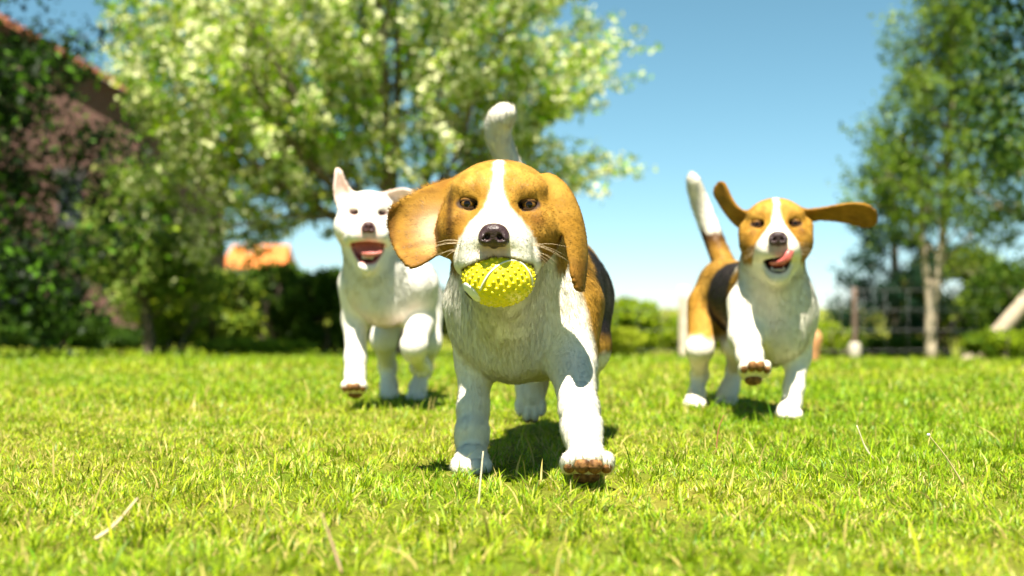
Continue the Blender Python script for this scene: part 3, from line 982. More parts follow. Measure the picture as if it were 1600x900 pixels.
        tw = sstep(.425, .445, z + rn)
        col = np.where(tl[:, None], mixc(mixc(tanv, TAN_D * .6, sstep(.37, .42, z)), WHITE, tw), col)
        length = np.where(tl, .013, length); length = np.where(leg, .0055, length)
        return face_details(col, alpha, length, mask, Hl, T, hp, is_head)

    def flow(V, N, T, Hl):
        bf = np.tile(np.array([0, .4, -1.0]), (len(V), 1))
        bf[(T['trunk'] < T['leg'])] = (-.2, 1, -.5)
        bf[(T['trunk'] < T['leg']) & (V[:, 1] < 3.2)] = (0, .2, -1)
        bf[T['tail'] < T['trunk']] = (-.3, 0, 1)
        e = T['ear'] < T['head']
        bf[e & (Hl[:, 0] < 0)] = (-.6, 0, .8)
        bf[e & (Hl[:, 0] > 0)] = (1, 0, 0)
        return head_flow(V, N, T, Hl, R, bf)

    lab = dict(label='beagle with a black saddle, ears flying, licking its lips, in front of open sky', category='dog', group='running dogs')
    root, *_ = build_dog('dog', lab, (.56, 3.3, 0), B, (O, R, 1.0, hp), paint, flow, .0042, 100000, pads, claws, 41, .0006)
    sheet_part('tongue', [[(-.012, -.020, -.088), (-.004, -.020, -.090), (.006, -.020, -.090), (.014, -.020, -.086)],
                          [(-.010, -.058, -.086), (-.002, -.060, -.088), (.008, -.060, -.086), (.016, -.056, -.082)],
                          [(.010, -.084, -.088), (.012, -.086, -.083), (.014, -.087, -.078), (.016, -.085, -.072)],
                          [(.026, -.073, -.079), (.028, -.075, -.073), (.029, -.076, -.067), (.029, -.074, -.061)]], .0042, .0026, O, R, 1.0, M_TONGUE, root, (.60, .13, .11))
    teeth(root, O, R, 1.0, -.1035, -.050, 1, 6, .012)
    return root


def white_puppy():
    B = Body()
    S = 0.90
    O = P(575, 333, 3.25); R = rot_xyz(7.0, -1.0, 1.0)
    hp = dict(squint=0.70, jaw=0.054, jaw_y=-0.040, flew=1.30, eye_x=0.0355, gaze=(0, -1, -.1), wide=1.10, muzzle=0.86, nose_z=-.044, mouth_w=1.65, nose_w=.86,
              liner=(.16, .07, .06), liner_w=.75, iris=(.03, .015, .01), lid_col=(.60, .42, .37), lip=(.50, .17, .14), mouth_col=(.16, .03, .03))
    add_head(B, O, R, S, hp)
    B.frame(O, R, S)
    B.sheet([[(-.064, .036, .004), (-.060, .050, .022), (-.046, .055, .038), (-.030, .050, .048)],
             [(-.084, .026, .038), (-.074, .050, .050), (-.060, .056, .058), (-.044, .045, .062)],
             [(-.086, .024, .076), (-.078, .044, .080), (-.068, .048, .082), (-.058, .040, .082)],
             [(-.084, .028, .112), (-.080, .034, .114), (-.075, .036, .114), (-.070, .032, .110)]], .0050, .0028, .012)
    B.sheet([[(.030, .040, .050), (.038, .048, .046), (.046, .054, .037), (.052, .056, .024)],
             [(.060, .036, .062), (.066, .048, .056), (.070, .055, .046), (.072, .056, .034)],
             [(.088, .026, .066), (.094, .038, .060), (.098, .045, .050), (.098, .046, .038)],
             [(.112, .014, .060), (.118, .024, .054), (.120, .032, .046), (.116, .034, .036)]], .0050, .0028, .012)
    B.frame()
    hw = lambda p: O + S * _rot(R, p)
    pads, claws = [], []
    B.chain([hw((0, .070, -.035)), P(590, 420, 3.34), P(607, 440, 3.42)], [.055, .066, .076], .04, 'neck')
    B.bone(hw((0, .055, -.085)), P(598, 470, 3.32), .038, .052, .05, 'neck')
    B.ell(P(608, 448, 3.40), (.080, .10, .088), .04, 'trunk')
    B.ell(P(606, 482, 3.36), (.052, .06, .040), .03, 'trunk')
    B.ell(P(625, 455, 3.55), (.080, .13, .084), .05, 'trunk')
    B.ell(P(640, 455, 3.70), (.072, .10, .078), .05, 'trunk')
    B.ell(P(566, 445, 3.36), (.038, .052, .060), .03, 'trunk')
    B.ell(P(650, 445, 3.36), (.044, .054, .060), .03, 'trunk')
    B.chain([P(556, 445, 3.36), P(556, 500, 3.38), P(556, 560, 3.33), P(555, 588, 3.31), P(555, 598, 3.30)], [.043, .0305, .0230, .0215, .0200], .02, 'leg')
    dog_paw(B, pads, claws, P(554, 604, 3.285), (0, -.80, .42), (0, .45, .85), 1.06, 'leg')
    B.chain([P(654, 445, 3.36), P(656, 502, 3.38), P(647, 540, 3.26), P(648, 552, 3.28)], [.048, .0350, .0280, .0240], .02, 'leg')
    B.bone(P(648, 548, 3.28), P(655, 566, 3.36), .0230, .0180, .015, 'leg')
    dog_paw(B, pads, claws, P(657, 572, 3.38), (.1, .35, -.9), (0, -.9, -.35), .92, 'leg')
    B.chain([P(612, 470, 3.72), P(600, 530, 3.64), P(606, 572, 3.78), P(608, 604, 3.75), P(608, 612, 3.73)], [.054, .030, .0205, .0190, .0175], .025, 'leg')
    dog_paw(B, pads, claws, P(609, 616, 3.71), (0, -1, -.2), (0, 0, 1), .92, 'leg')
    B.chain([P(662, 475, 3.72), P(668, 535, 3.66), P(662, 575, 3.78), P(653, 606, 3.73), P(652, 613, 3.71)], [.055, .032, .0205, .0190, .0175], .025, 'leg')
    dog_paw(B, pads, claws, P(651, 618, 3.69), (0, -1, -.2), (0, 0, 1), .95, 'leg')
    tp = spline([P(650, 425, 3.80), P(666, 432, 3.90), P(676, 455, 3.95), P(680, 480, 3.96)], 9)
    B.chain(tp, np.linspace(.024, .007, 9), .012, 'tail')

    def paint(V, N, T, Hl):
        fc, alpha, length, mask, is_head, is_ear = beagle_common(V, N, T, Hl, hp)
        nz = vnoise(V, 30, 51)
        Wp = np.array([.80, .745, .66])
        col = Wp * (1 + .03 * nz[:, None])
        ax = np.abs(Hl[:, 0])
        pk = np.exp(-(((ax - .0355) / .014) ** 2 + (Hl[:, 2] / .010) ** 2)) * .35
        dn = np.linalg.norm((Hl - (0, -.075, -.056)) / (1.6, 1, 1), axis=1)
        pk = np.maximum(pk, (1 - sstep(.012, .026, dn)) * .6)
        col = np.where(is_head[:, None], mixc(col, PINK, pk), col)
        inn = is_ear & (N[:, 1] < -.1)
        col = np.where(inn[:, None], mixc(col, PINK * 1.1, .55), col)
        mask = np.where(inn, .5, mask)
        bel = sstep(-.3, -.8, N[:, 2]) * (T['trunk'] < T['leg'])
        col = mixc(col, PINK * 1.2, .25 * bel)
        leg = T['leg'] < T['trunk'] - .004
        length = np.where(leg, .005, length * .85)
        return face_details(col, alpha, length, mask, Hl, T, hp, is_head)

    def flow(V, N, T, Hl):
        bf = np.tile(np.array([0, .4, -1.0]), (len(V), 1))
        bf[(T['trunk'] < T['leg'])] = (0, 1, -.5)
        e = T['ear'] < T['head']
        bf[e & (Hl[:, 0] < 0)] = (0, 0, 1); bf[e & (Hl[:, 0] > 0)] = (1, 0, 0)
        return head_flow(V, N, T, Hl, R, bf)

    lab = dict(label='all white puppy with one pricked ear running open mouthed, tongue out', category='dog', group='running dogs')
    root, *_ = build_dog('dog', lab, (-.31, 3.5, 0), B, (O, R, S, hp), paint, flow, .0042, 90000, pads, claws, 61, .0006,
                         nose_mat=mat_plain('white_dog_nose', (.05, .018, .018), .4, .45, bump=.2, var_scale=400, color2=(.08, .03, .03)))
    sheet_part('tongue', [[(-.014, -.005, -.100), (-.004, -.005, -.104), (.006, -.005, -.104), (.016, -.005, -.100)],
                          [(-.015, -.035, -.104), (-.005, -.037, -.109), (.006, -.037, -.109), (.016, -.035, -.104)],
                          [(-.008, -.066, -.106), (.002, -.068, -.110), (.014, -.068, -.109), (.024, -.064, -.104)],
                          [(.010, -.080, -.104), (.018, -.084, -.106), (.028, -.082, -.104), (.036, -.074, -.100)]], .0045, .0028, O, R, S, M_TONGUE, root, (.66, .20, .17))
    teeth(root, O, R, S, -.118, -.050, 1, 6, .012)
    return root


def chew_ball():
    sq = lambda V: BALL_C + (np.asarray(V) - BALL_C) * (BALL_S / BALL_R)
    root = empty('ball', BALL_C - np.array([0, 0, BALL_S[2]]), label='yellow rubber ball with nubs and a white seam, held in the foremost dog\'s mouth', category='ball')
    m = mat_plain('yellow_rubber', (.74, .60, .008), .38, .45, color2=(.80, .66, .012), var_scale=60)
    mw = mat_plain('white_rubber', (.78, .76, .66), .4, .4, color2=(.72, .70, .58), var_scale=80)
    mk = mat_plain('black_rubber', (.015, .012, .012), .35, .4)
    v, f, _ = uv_ellipsoid(BALL_C, (BALL_R,) * 3, nu=56, nv=36)
    mesh_np('shell', sq(v), f, m, root)
    dirs = [(-27, 24), (-21, 8), (-13, -8), (-3, -20), (8, -29), (24, -33), (36, -26), (44, -14), (49, 0), (50, 14)]
    D = []
    for dx, dy in dirs:
        a, b = dx / 54, -dy / 54
        D.append((a, -math.sqrt(max(1 - a * a - b * b, .02)), b))
    D = unit(spline(D, 40))
    sv, sf = tube(BALL_C + D * (BALL_R + .0006), .0014, 7)
    mesh_np('seam', sq(sv), sf, mw, root)
    c0 = unit((-.80, -.28, -.53))
    n = 300
    i = np.arange(n) + .5
    ph = np.arccos(1 - 2 * i / n); th = np.pi * (1 + 5 ** .5) * i
    N = np.stack([np.cos(th) * np.sin(ph), np.sin(th) * np.sin(ph), np.cos(ph)], 1)
    keep = (N @ c0 < .90) & ((N @ D.T).max(1) < .9975)
    VV, FQ, FT, k = [], [], [], 0
    for d in N[keep]:
        u = unit(np.cross(d, (.3, .5, .8))); w = np.cross(d, u); a = np.linspace(0, 2 * np.pi, 8, endpoint=False)
        rings = []
        for hh, rr in ((-.0008, .0031), (.0012, .0025), (.0021, .0014)):
            rings.append(BALL_C + d * (BALL_R + hh) + rr * (np.cos(a)[:, None] * u + np.sin(a)[:, None] * w))
        rings.append((BALL_C + d * (BALL_R + .0025))[None])
        V = np.concatenate(rings); j = np.arange(8); jn = (j + 1) % 8
        FQ.append(np.concatenate([np.stack([r * 8 + j, r * 8 + jn, (r + 1) * 8 + jn, (r + 1) * 8 + j], 1) for r in (0, 1)]) + k)
        FT.append(np.stack([16 + j, 16 + jn, np.full(8, 24)], 1) + k)
        VV.append(V); k += len(V)
    o = mesh_np('nubs', sq(np.concatenate(VV)), [np.concatenate(FQ), np.concatenate(FT)], m, root)
    o['kind'] = 'stuff'

    def disc(name, c, rad, hgt, mat):
        u = unit(np.cross(c, (0, 0, 1))); w = np.cross(c, u); a = np.linspace(0, 2 * np.pi, 28, endpoint=False)
        V, F = [], []
        for t, hh in ((1, 0), (1, hgt), (.85, hgt + .0006), (.4, hgt + .0009)):
            V.append(BALL_C + unit(c + math.tan(rad * t) * (np.cos(a)[:, None] * u + np.sin(a)[:, None] * w)) * (BALL_R + hh))
        V.append((BALL_C + c * (BALL_R + hgt + .001))[None])
        V = np.concatenate(V); j = np.arange(28); jn = (j + 1) % 28
        Fq = np.concatenate([np.stack([r * 28 + j, (r + 1) * 28 + j, (r + 1) * 28 + jn, r * 28 + jn], 1) for r in range(3)])
        Ft = np.stack([84 + j, np.full(28, 112), 84 + jn], 1)
        return mesh_np(name, sq(V), [Fq, Ft], mat, root)
    disc('white_patch', c0, math.radians(23), .0012, mw)
    disc('black_spot', unit((-.84, -.05, -.60)), math.radians(10), .0028, mk)
    return root


# ------------------------------------------------------------------ ground and grass
def lawn():
    ys = np.concatenate([np.linspace(-4, .6, 12), np.linspace(.7, 8, 90), np.linspace(8.3, 30, 60), np.geomspace(32, 1500, 24)])
    xs = np.concatenate([-np.geomspace(1200, 9, 20), np.linspace(-8, 8, 130), np.geomspace(9, 1200, 20)])
    X, Y = np.meshgrid(xs, ys)
    Z = ground_z(X, Y)
    V = np.stack([X, Y, Z], -1).reshape(-1, 3)
    ny, nx = X.shape
    i = (np.arange(ny - 1)[:, None] * nx + np.arange(nx - 1)[None]).ravel()
    F = np.stack([i, i + 1, i + nx + 1, i + nx], 1)
    m, nt, out = new_mat('lawn_soil')
    N = nt.nodes.new; L = nt.links.new
    b = N('ShaderNodeBsdfPrincipled'); b.inputs['Roughness'].default_value = .95; b.inputs['Specular IOR Level'].default_value = .1
    tc = N('ShaderNodeTexCoord')
    n1 = N('ShaderNodeTexNoise'); n1.inputs['Scale'].default_value = 1.6; n1.inputs['Detail'].default_value = 5
    n2 = N('ShaderNodeTexNoise'); n2.inputs['Scale'].default_value = 240; n2.inputs['Detail'].default_value = 4
    L(tc.outputs['Object'], n1.inputs['Vector']); L(tc.outputs['Object'], n2.inputs['Vector'])
    r1 = N('ShaderNodeValToRGB'); r1.color_ramp.elements[0].position = .38; r1.color_ramp.elements[1].position = .64
    r1.color_ramp.elements[0].color = (.12, .20, .008, 1); r1.color_ramp.elements[1].color = (.28, .26, .04, 1)
    r2 = N('ShaderNodeValToRGB'); r2.color_ramp.elements[0].color = (.25, .25, .22, 1); r2.color_ramp.elements[1].color = (1.2, 1.15, 1.1, 1)
    L(n1.outputs['Fac'], r1.inputs['Fac']); L(n2.outputs['Fac'], r2.inputs['Fac'])
    mx = N('ShaderNodeMix'); mx.data_type = 'RGBA'; mx.blend_type = 'MULTIPLY'; mx.inputs['Factor'].default_value = 1
    L(r1.outputs[0], mx.inputs['A']); L(r2.outputs[0], mx.inputs['B']); L(mx.outputs['Result'], b.inputs['Base Color'])
    bp = N('ShaderNodeBump'); bp.inputs['Strength'].default_value = .8; bp.inputs['Distance'].default_value = .01
    L(n2.outputs['Fac'], bp.inputs['Height']); L(bp.outputs[0], b.inputs['Normal']); L(b.outputs[0], out.inputs['Surface'])
    o = mesh_np('lawn', V, F, m, None)
    return tag(o, 'sunlit lawn that falls away gently beyond the dogs', 'lawn', kind='structure')


def grass():
    r = np.random.default_rng(99)
    G0 = np.array([.095, .24, .004]); G1 = np.array([.31, .43, .006]); G2 = np.array([.48, .49, .020]); ST = np.array([.50, .38, .13]); DK = np.array([.04, .10, .010])
    VV, FQ, FT, CC = [], [], [], []
    k = 0

    def zone(y0, y1, n, hmin, hmax, wmin, wmax, segs, lean, straw, xpad):
        nonlocal k
        u = r.random(n)
        a, b = .40 * 2, xpad * 2                       # strip width = a*y + b
        A = a / 2; T = A * (y1 ** 2 - y0 ** 2) + b * (y1 - y0)
        c = -(A * y0 ** 2 + b * y0) - u * T
        y = (-b + np.sqrt(b * b - 4 * A * c)) / (2 * A)
        x = (r.random(n) - .5) * (a * y + b)
        p = np.stack([x, y, np.zeros(n)], 1)
        # tufts: pull a share of the blades together
        cell = .045
        hx = np.floor(x / cell); hy = np.floor(y / cell)
        hsh = np.sin(hx * 127.1 + hy * 311.7) * 43758.5453; hsh = hsh - np.floor(hsh)
        hs2 = np.sin(hx * 269.5 + hy * 183.3) * 28001.8384; hs2 = hs2 - np.floor(hs2)
        pull = np.where(hsh > .55, .45, .05)
        x = x + ((hx + .2 + .6 * hs2) * cell - x) * pull
        y = y + ((hy + .2 + .6 * hsh) * cell - y) * pull
        p[:, 0] = x; p[:, 1] = y
        patch = vnoise(p, 1.3, 3) * .6 + vnoise(p, 3.7, 4) * .4       # worn, dry areas
        lush = vnoise(p, 2.3, 8) * .6 + vnoise(p, 7, 9) * .4
        hgt = (hmin + (hmax - hmin) * r.random(n) ** 1.6) * (1 + .35 * lush) * np.where(hsh > .72, 1.3, .92) * (1 - .25 * np.clip(patch, 0, 1))
        wid = wmin + (wmax - wmin) * r.random(n)
        th = r.random(n) * 2 * np.pi
        th = np.where(r.random(n) < .5, th, hs2 * 6.28 + r.normal(0, .7, n))
        ln = lean * (.25 + 1.1 * r.random(n) ** 1.3)
        d = np.stack([np.cos(th), np.sin(th), np.zeros(n)], 1)
        ps = th + np.pi / 2 + r.normal(0, .6, n)
        sd = np.stack([np.cos(ps), np.sin(ps), np.zeros(n)], 1)
        p[:, 2] = ground_z(x, y) - .002
        lv = []
        for i in range(segs + 1):
            t = i / segs
            q = p + d * (hgt * ln * t ** 1.8)[:, None] + np.array([0, 0, 1.0]) * (hgt * (t - .38 * np.clip(ln, 0, 1.2) * t * t))[:, None]
            ww = wid * (1 - t ** 2.2) * .5
            if i < segs:
                lv += [q - sd * ww[:, None], q + sd * ww[:, None]]
            else:
                lv += [q]
        m = 2 * segs + 1
        V = np.stack(lv, 1).reshape(-1, 3)
        base = (np.arange(n) * m)[:, None] + k
        for i in range(segs - 1):
            FQ.append(np.concatenate([base + 2 * i, base + 2 * i + 1, base + 2 * i + 3, base + 2 * i + 2], 1))
        FT.append(np.concatenate([base + 2 * segs - 2, base + 2 * segs - 1, base + 2 * segs], 1))
        g = np.clip(.5 + .35 * lush + .35 * r.normal(size=n), 0, 1)
        c = mixc(G0, G1, g)
        c = mixc(c, G2, np.clip(.15 + .9 * patch + .35 * r.normal(size=n), 0, 1) * .7)
        c = mixc(c, DK, (r.random(n) < .14 + .12 * (lush > .2)) * .65)
        dry = (r.random(n) < straw * np.clip(1 + 1.6 * patch, .15, 3)) * .85
        c = mixc(c, ST * (0.8 + .4 * r.random(n))[:, None], dry)
        VV.append(V); CC.append(np.repeat(c, m, 0)); k += len(V)

    zone(.75, 1.9, 66000, .007, .026, .0012, .0026, 3, 1.0, .10, .7)
    zone(1.9, 3.2, 88000, .007, .025, .0013, .0028, 2, 1.0, .11, .7)
    zone(.75, 3.2, 170000, .006, .016, .0018, .0036, 1, 1.5, .20, .7)      # matted undergrowth
    zone(3.2, 5.5, 60000, .009, .029, .0026, .0050, 2, .9, .08, .9)
    zone(5.5, 11, 45000, .015, .040, .007, .013, 1, .7, .05, 1.5)
    zone(11, 27, 36000, .03, .070, .016, .034, 1, .6, .04, 4)
    zone(.9, 4.0, 3600, .025, .060, .0018, .0036, 4, .8, .25, .6)          # longer single blades
    m = mat_attr('grass_blade', rough=.45, spec=.3, transl=.33)
    o = mesh_np('grass', np.concatenate(VV), FQ + FT, m, None, True, np.concatenate(CC))
    return tag(o, 'short bright yellow-green grass with dry straw patches covering the lawn', 'grass', kind='stuff')


def dry_stem(pts, r0, color, label, head=None):
    V, F = tube(spline(pts, 12), np.linspace(r0, r0 * .45, 12), 6)
    m = mat_plain('dry_stalk', color, .7, .2, color2=tuple(c * .7 for c in color), var_scale=40)
    root = empty('dry_stem', pts[0], label=label, category='stem', group='dry stems in the lawn')
    mesh_np('stalk', V, F, m, root)
    if head is not None:
        v, f, _ = uv_ellipsoid(pts[-1], (head, head, head * .8), nu=12, nv=8)
        v = v + .15 * head * vnoise(v, 400, 2)[:, None]
        mesh_np('seed_head', v, f, mat_plain('seed_fluff', (.75, .72, .66), .9, .1), root)
    return root


# ------------------------------------------------------------------ plants
M_LEAF = mat_attr('leaf', rough=.5, spec=.18, transl=.48)
M_PETAL = mat_attr('petal', rough=.6, spec=.2, transl=.35)
M_BARK = mat_plain('bark', (.10, .075, .055), .9, .15, color2=(.20, .16, .12), var_scale=25, bump=.6)
M_BIRCH = mat_plain('birch_bark', (.46, .38, .28), .8, .2, color2=(.30, .24, .17), var_scale=6, bump=.4)


def branches(r, base, direction, length, radius, depth, spec):
    """returns [(points, radii, level)]"""
    out = []

    def grow(p, d, L, rad, lev):
        n = 9 if lev == 0 else 7
        pts = [np.array(p, float)]; dd = unit(d)
        for i in range(n):
            dd = unit(dd + r.normal(0, spec['wob'], 3) + np.array([0, 0, spec['up'][min(lev, len(spec['up']) - 1)]]))
            pts.append(pts[-1] + dd * L / n)
        pts = np.array(pts)
        out.append((pts, np.linspace(rad, rad * spec['taper'], n + 1), lev))
        if lev + 1 >= depth:
            return
        kids = spec['kids'][lev]
        for i in range(kids):
            t = spec['start'][lev] + (1 - spec['start'][lev]) * (i + r.random()) / kids
            j = min(int(t * n), n - 1); f = t * n - j
            q = pts[j] * (1 - f) + pts[j + 1] * f
            ax = unit(pts[j + 1] - pts[j])
            az = i * 2.4 + r.random() * 1.2
            u = unit(np.cross(ax, (.31, .77, .55))); w = np.cross(ax, u)
            sp = spec['spread'][lev] * (.75 + .5 * r.random())
            nd = ax * math.cos(sp) + (u * math.cos(az) + w * math.sin(az)) * math.sin(sp)
            grow(q, nd, L * spec['len'][lev] * (.7 + .6 * r.random()) * (1.15 - .45 * t), rad * (1 - t * (1 - spec['taper'])) * .62, lev + 1)
    grow(base, direction, length, radius, 0)
    return out


def branch_mesh(name, br, mat, root, sides=(9, 6, 4, 3), maxlev=9):
    VV, FQ, FT, k = [], [], [], 0
    for pts, rad, lev in br:
        if lev > maxlev:
            continue
        v, f = tube(pts, rad, sides[min(lev, len(sides) - 1)])
        VV.append(v); FQ.append(f[0] + k); FT.append(f[1] + k); k += len(v)
    return mesh_np(name, np.concatenate(VV), [np.concatenate(FQ), np.concatenate(FT)], mat, root)


def leaf_mesh(name, r, pos, size, colors, mat, root, up=.35, droop=0.0, aspect=.5):
    n = len(pos)
    nrm = unit(r.normal(size=(n, 3)) + np.array([0, -.15, up]))
    d = unit(np.cross(nrm, r.normal(size=(n, 3)))); d = unit(d + np.array([0, 0, -droop]))
    s = unit(np.cross(nrm, d))
    L = (size * (.6 + .8 * r.random(n)))[:, None] if np.ndim(size) == 0 else size[:, None]
    fold = nrm * L * .10
    V = np.stack([pos, pos + d * L * .45 + s * L * aspect * .5 + fold, pos + d * L, pos + d * L * .45 - s * L * aspect * .5 + fold], 1).reshape(-1, 3)
    i = (np.arange(n) * 4)[:, None]
    F = np.concatenate([i, i + 1, i + 2, i + 3], 1)
    o = mesh_np(name, V, F, mat, root, True, np.repeat(colors, 4, 0))
    o['kind'] = 'stuff'
    return o


def along(r, br, n, levels, spread, t0=.1):
    segs = [(p, lev) for p, _, lev in br if lev in levels]
    w = np.array([np.linalg.norm(np.diff(p, axis=0), axis=1).sum() for p, _ in segs]); w = w / w.sum()
    which = r.choice(len(segs), n, p=w)
    t = t0 + (1 - t0) * r.random(n)
    out = np.empty((n, 3))
    for i, (p, _) in enumerate(segs):
        s = np.flatnonzero(which == i)
        if len(s):
            tt = t[s] * (len(p) - 1); j = np.minimum(tt.astype(int), len(p) - 2); f = (tt - j)[:, None]
            out[s] = p[j] * (1 - f) + p[j + 1] * f
    return out + r.normal(0, spread, (n, 3))


def leafcol(r, n, pos, a, b, c=None, scale=2.0, seed=1):
    t = np.clip(.5 + .5 * vnoise(pos, scale, seed) + .25 * r.normal(size=n), 0, 1)
    col = mixc(np.array(a), np.array(b), t)
    if c is not None:
        col = mixc(col, np.array(c), (r.random(n) < .18) * .8)
    return col


def blossom_tree():
    r = np.random.default_rng(5)
    x, y = -.98, 12.0
    base = np.array([x, y, float(ground_z(x, y)) - .05])
    root = empty('blossom_tree', base, label='wide fruit tree covered in white blossom and fresh leaves behind the dogs', category='tree')
    trunk = np.array([base, base + (.03, 0, .5), base + (-.04, .05, .95)])
    br = [(spline(trunk, 6), np.linspace(.13, .10, 6), 0)]
    spec = dict(wob=.10, up=(.05, .07, .05), taper=.30, kids=(7, 7), start=(.18, .15), spread=(.75, .65), len=(.50, .48))
    top = trunk[-1]
    for az, el, L in ((178, 25, 2.2), (150, 30, 2.3), (172, 34, 2.5), (125, 45, 2.7), (160, 55, 2.8), (95, 62, 3.4), (60, 55, 3.1), (30, 44, 2.6), (8, 30, 2.0), (15, 14, 1.6), (-15, 22, 1.7), (-40, 40, 2.3), (-75, 50, 2.5), (-110, 45, 2.5), (-140, 30, 2.4), (-165, 29, 2.4), (190, 40, 2.4), (-95, 72, 3.2), (40, 72, 3.3), (140, 74, 3.4)):
        a, e = math.radians(az), math.radians(el)
        d = np.array([math.cos(a) * math.cos(e), math.sin(a) * math.cos(e), math.sin(e)])
        sub = branches(r, top + r.normal(0, .04, 3), d, L, .036, 3, spec)
        br += sub
    branch_mesh('trunk', br, M_BARK, root, (8, 5, 3, 3))
    n = 38000
    pos = along(r, br[1:], n, (1, 2), .034)
    leaf_mesh('crown', r, pos, .063, leafcol(r, n, pos, (.12, .29, .004), (.33, .48, .010), (.52, .57, .06)), M_LEAF, root)
    n = 46000
    pos = along(r, br[1:], n, (1, 2), .034)
    keep = vnoise(pos, 4.5, 4) > -.2
    pos = pos[keep]; n = len(pos)
    leaf_mesh('blossom', r, pos, .047, leafcol(r, n, pos, (.62, .66, .28), (.78, .78, .48)), M_PETAL, root, aspect=.95)
    return root


def shrub(label, x, y, w, h, n, a, b, c=None, leaf=.06, seed=0, name='shrub', depth=None, stems=7, clump=2.2, low=.06):
    r = np.random.default_rng(seed)
    z = float(ground_z(x, y))
    root = empty(name, (x, y, z), label=label, category='shrub', group='shrubs along the lawn edge')
    br = []
    for i in range(stems):
        t = (i + .5) / stems * 2 - 1
        d = np.array([t * .55 * w / h + r.normal(0, .1), r.normal(0, .3), 1.0])
        br += branches(r, (x + t * w * .12, y + r.normal(0, .06), z - .02), d, h * (.75 + .25 * r.random()), .022, 2,
                       dict(wob=.12, up=(.06, .04), taper=.3, kids=(6,), start=(.2,), spread=(.7,), len=(.4,)))
    branch_mesh('stems', br, M_BARK, root, (5, 3))['kind'] = 'stuff'
    m = int(n * 1.9)
    q = r.normal(size=(m, 3)); q = unit(q) * (r.random(m) ** .42)[:, None]
    pos = np.stack([x + q[:, 0] * w / 2, y + q[:, 1] * (depth or w * .4) / 2, z + low + (q[:, 2] * .5 + .5) * (h - low)], 1)
    keep = vnoise(pos, clump / max(.3, h * .5), seed + 3) + .5 * vnoise(pos, 2.5 * clump / max(.3, h * .5), seed + 4) > -.08 - .25 * (1 - np.linalg.norm(q, axis=1))
    pos = pos[keep][:n]
    leaf_mesh('foliage', r, pos, leaf, leafcol(r, len(pos), pos, a, b, c, 2.5, seed), M_LEAF, root)
    return root


def plain_tree(name, label, x, y, spec, limbs, trunk_pts, trunk_r, nleaf, leaf, cols, bark, seed, levels=(1, 2), spread=.06, droop=0., group=None, start_t=None, depth=3, leaf_name='crown'):
    r = np.random.default_rng(seed)
    root = empty(name, trunk_pts[0], label=label, category='tree', **({'group': group} if group else {}))
    tp = spline(trunk_pts, 16)
    br = [(tp, np.interp(np.linspace(0, 1, 16), np.linspace(0, 1, len(trunk_r)), trunk_r), 0)]
    for t, az, el, L in limbs:
        k = t * 15; j = min(int(k), 14); f = k - j
        q = tp[j] * (1 - f) + tp[j + 1] * f
        a, e = math.radians(az), math.radians(el)
        d = np.array([math.cos(a) * math.cos(e), math.sin(a) * math.cos(e), math.sin(e)])
        br += [(p, rr, lv + 1) for p, rr, lv in branches(r, q, d, L, max(.012, L * .014), depth - 1, spec)]
    branch_mesh('trunk', br, bark, root, (10, 5, 3, 3), 2)
    pos = along(r, br[1:], nleaf, levels, spread)
    leaf_mesh(leaf_name, r, pos, leaf, leafcol(r, nleaf, pos, *cols, seed=seed), M_LEAF, root, droop=droop)
    return root


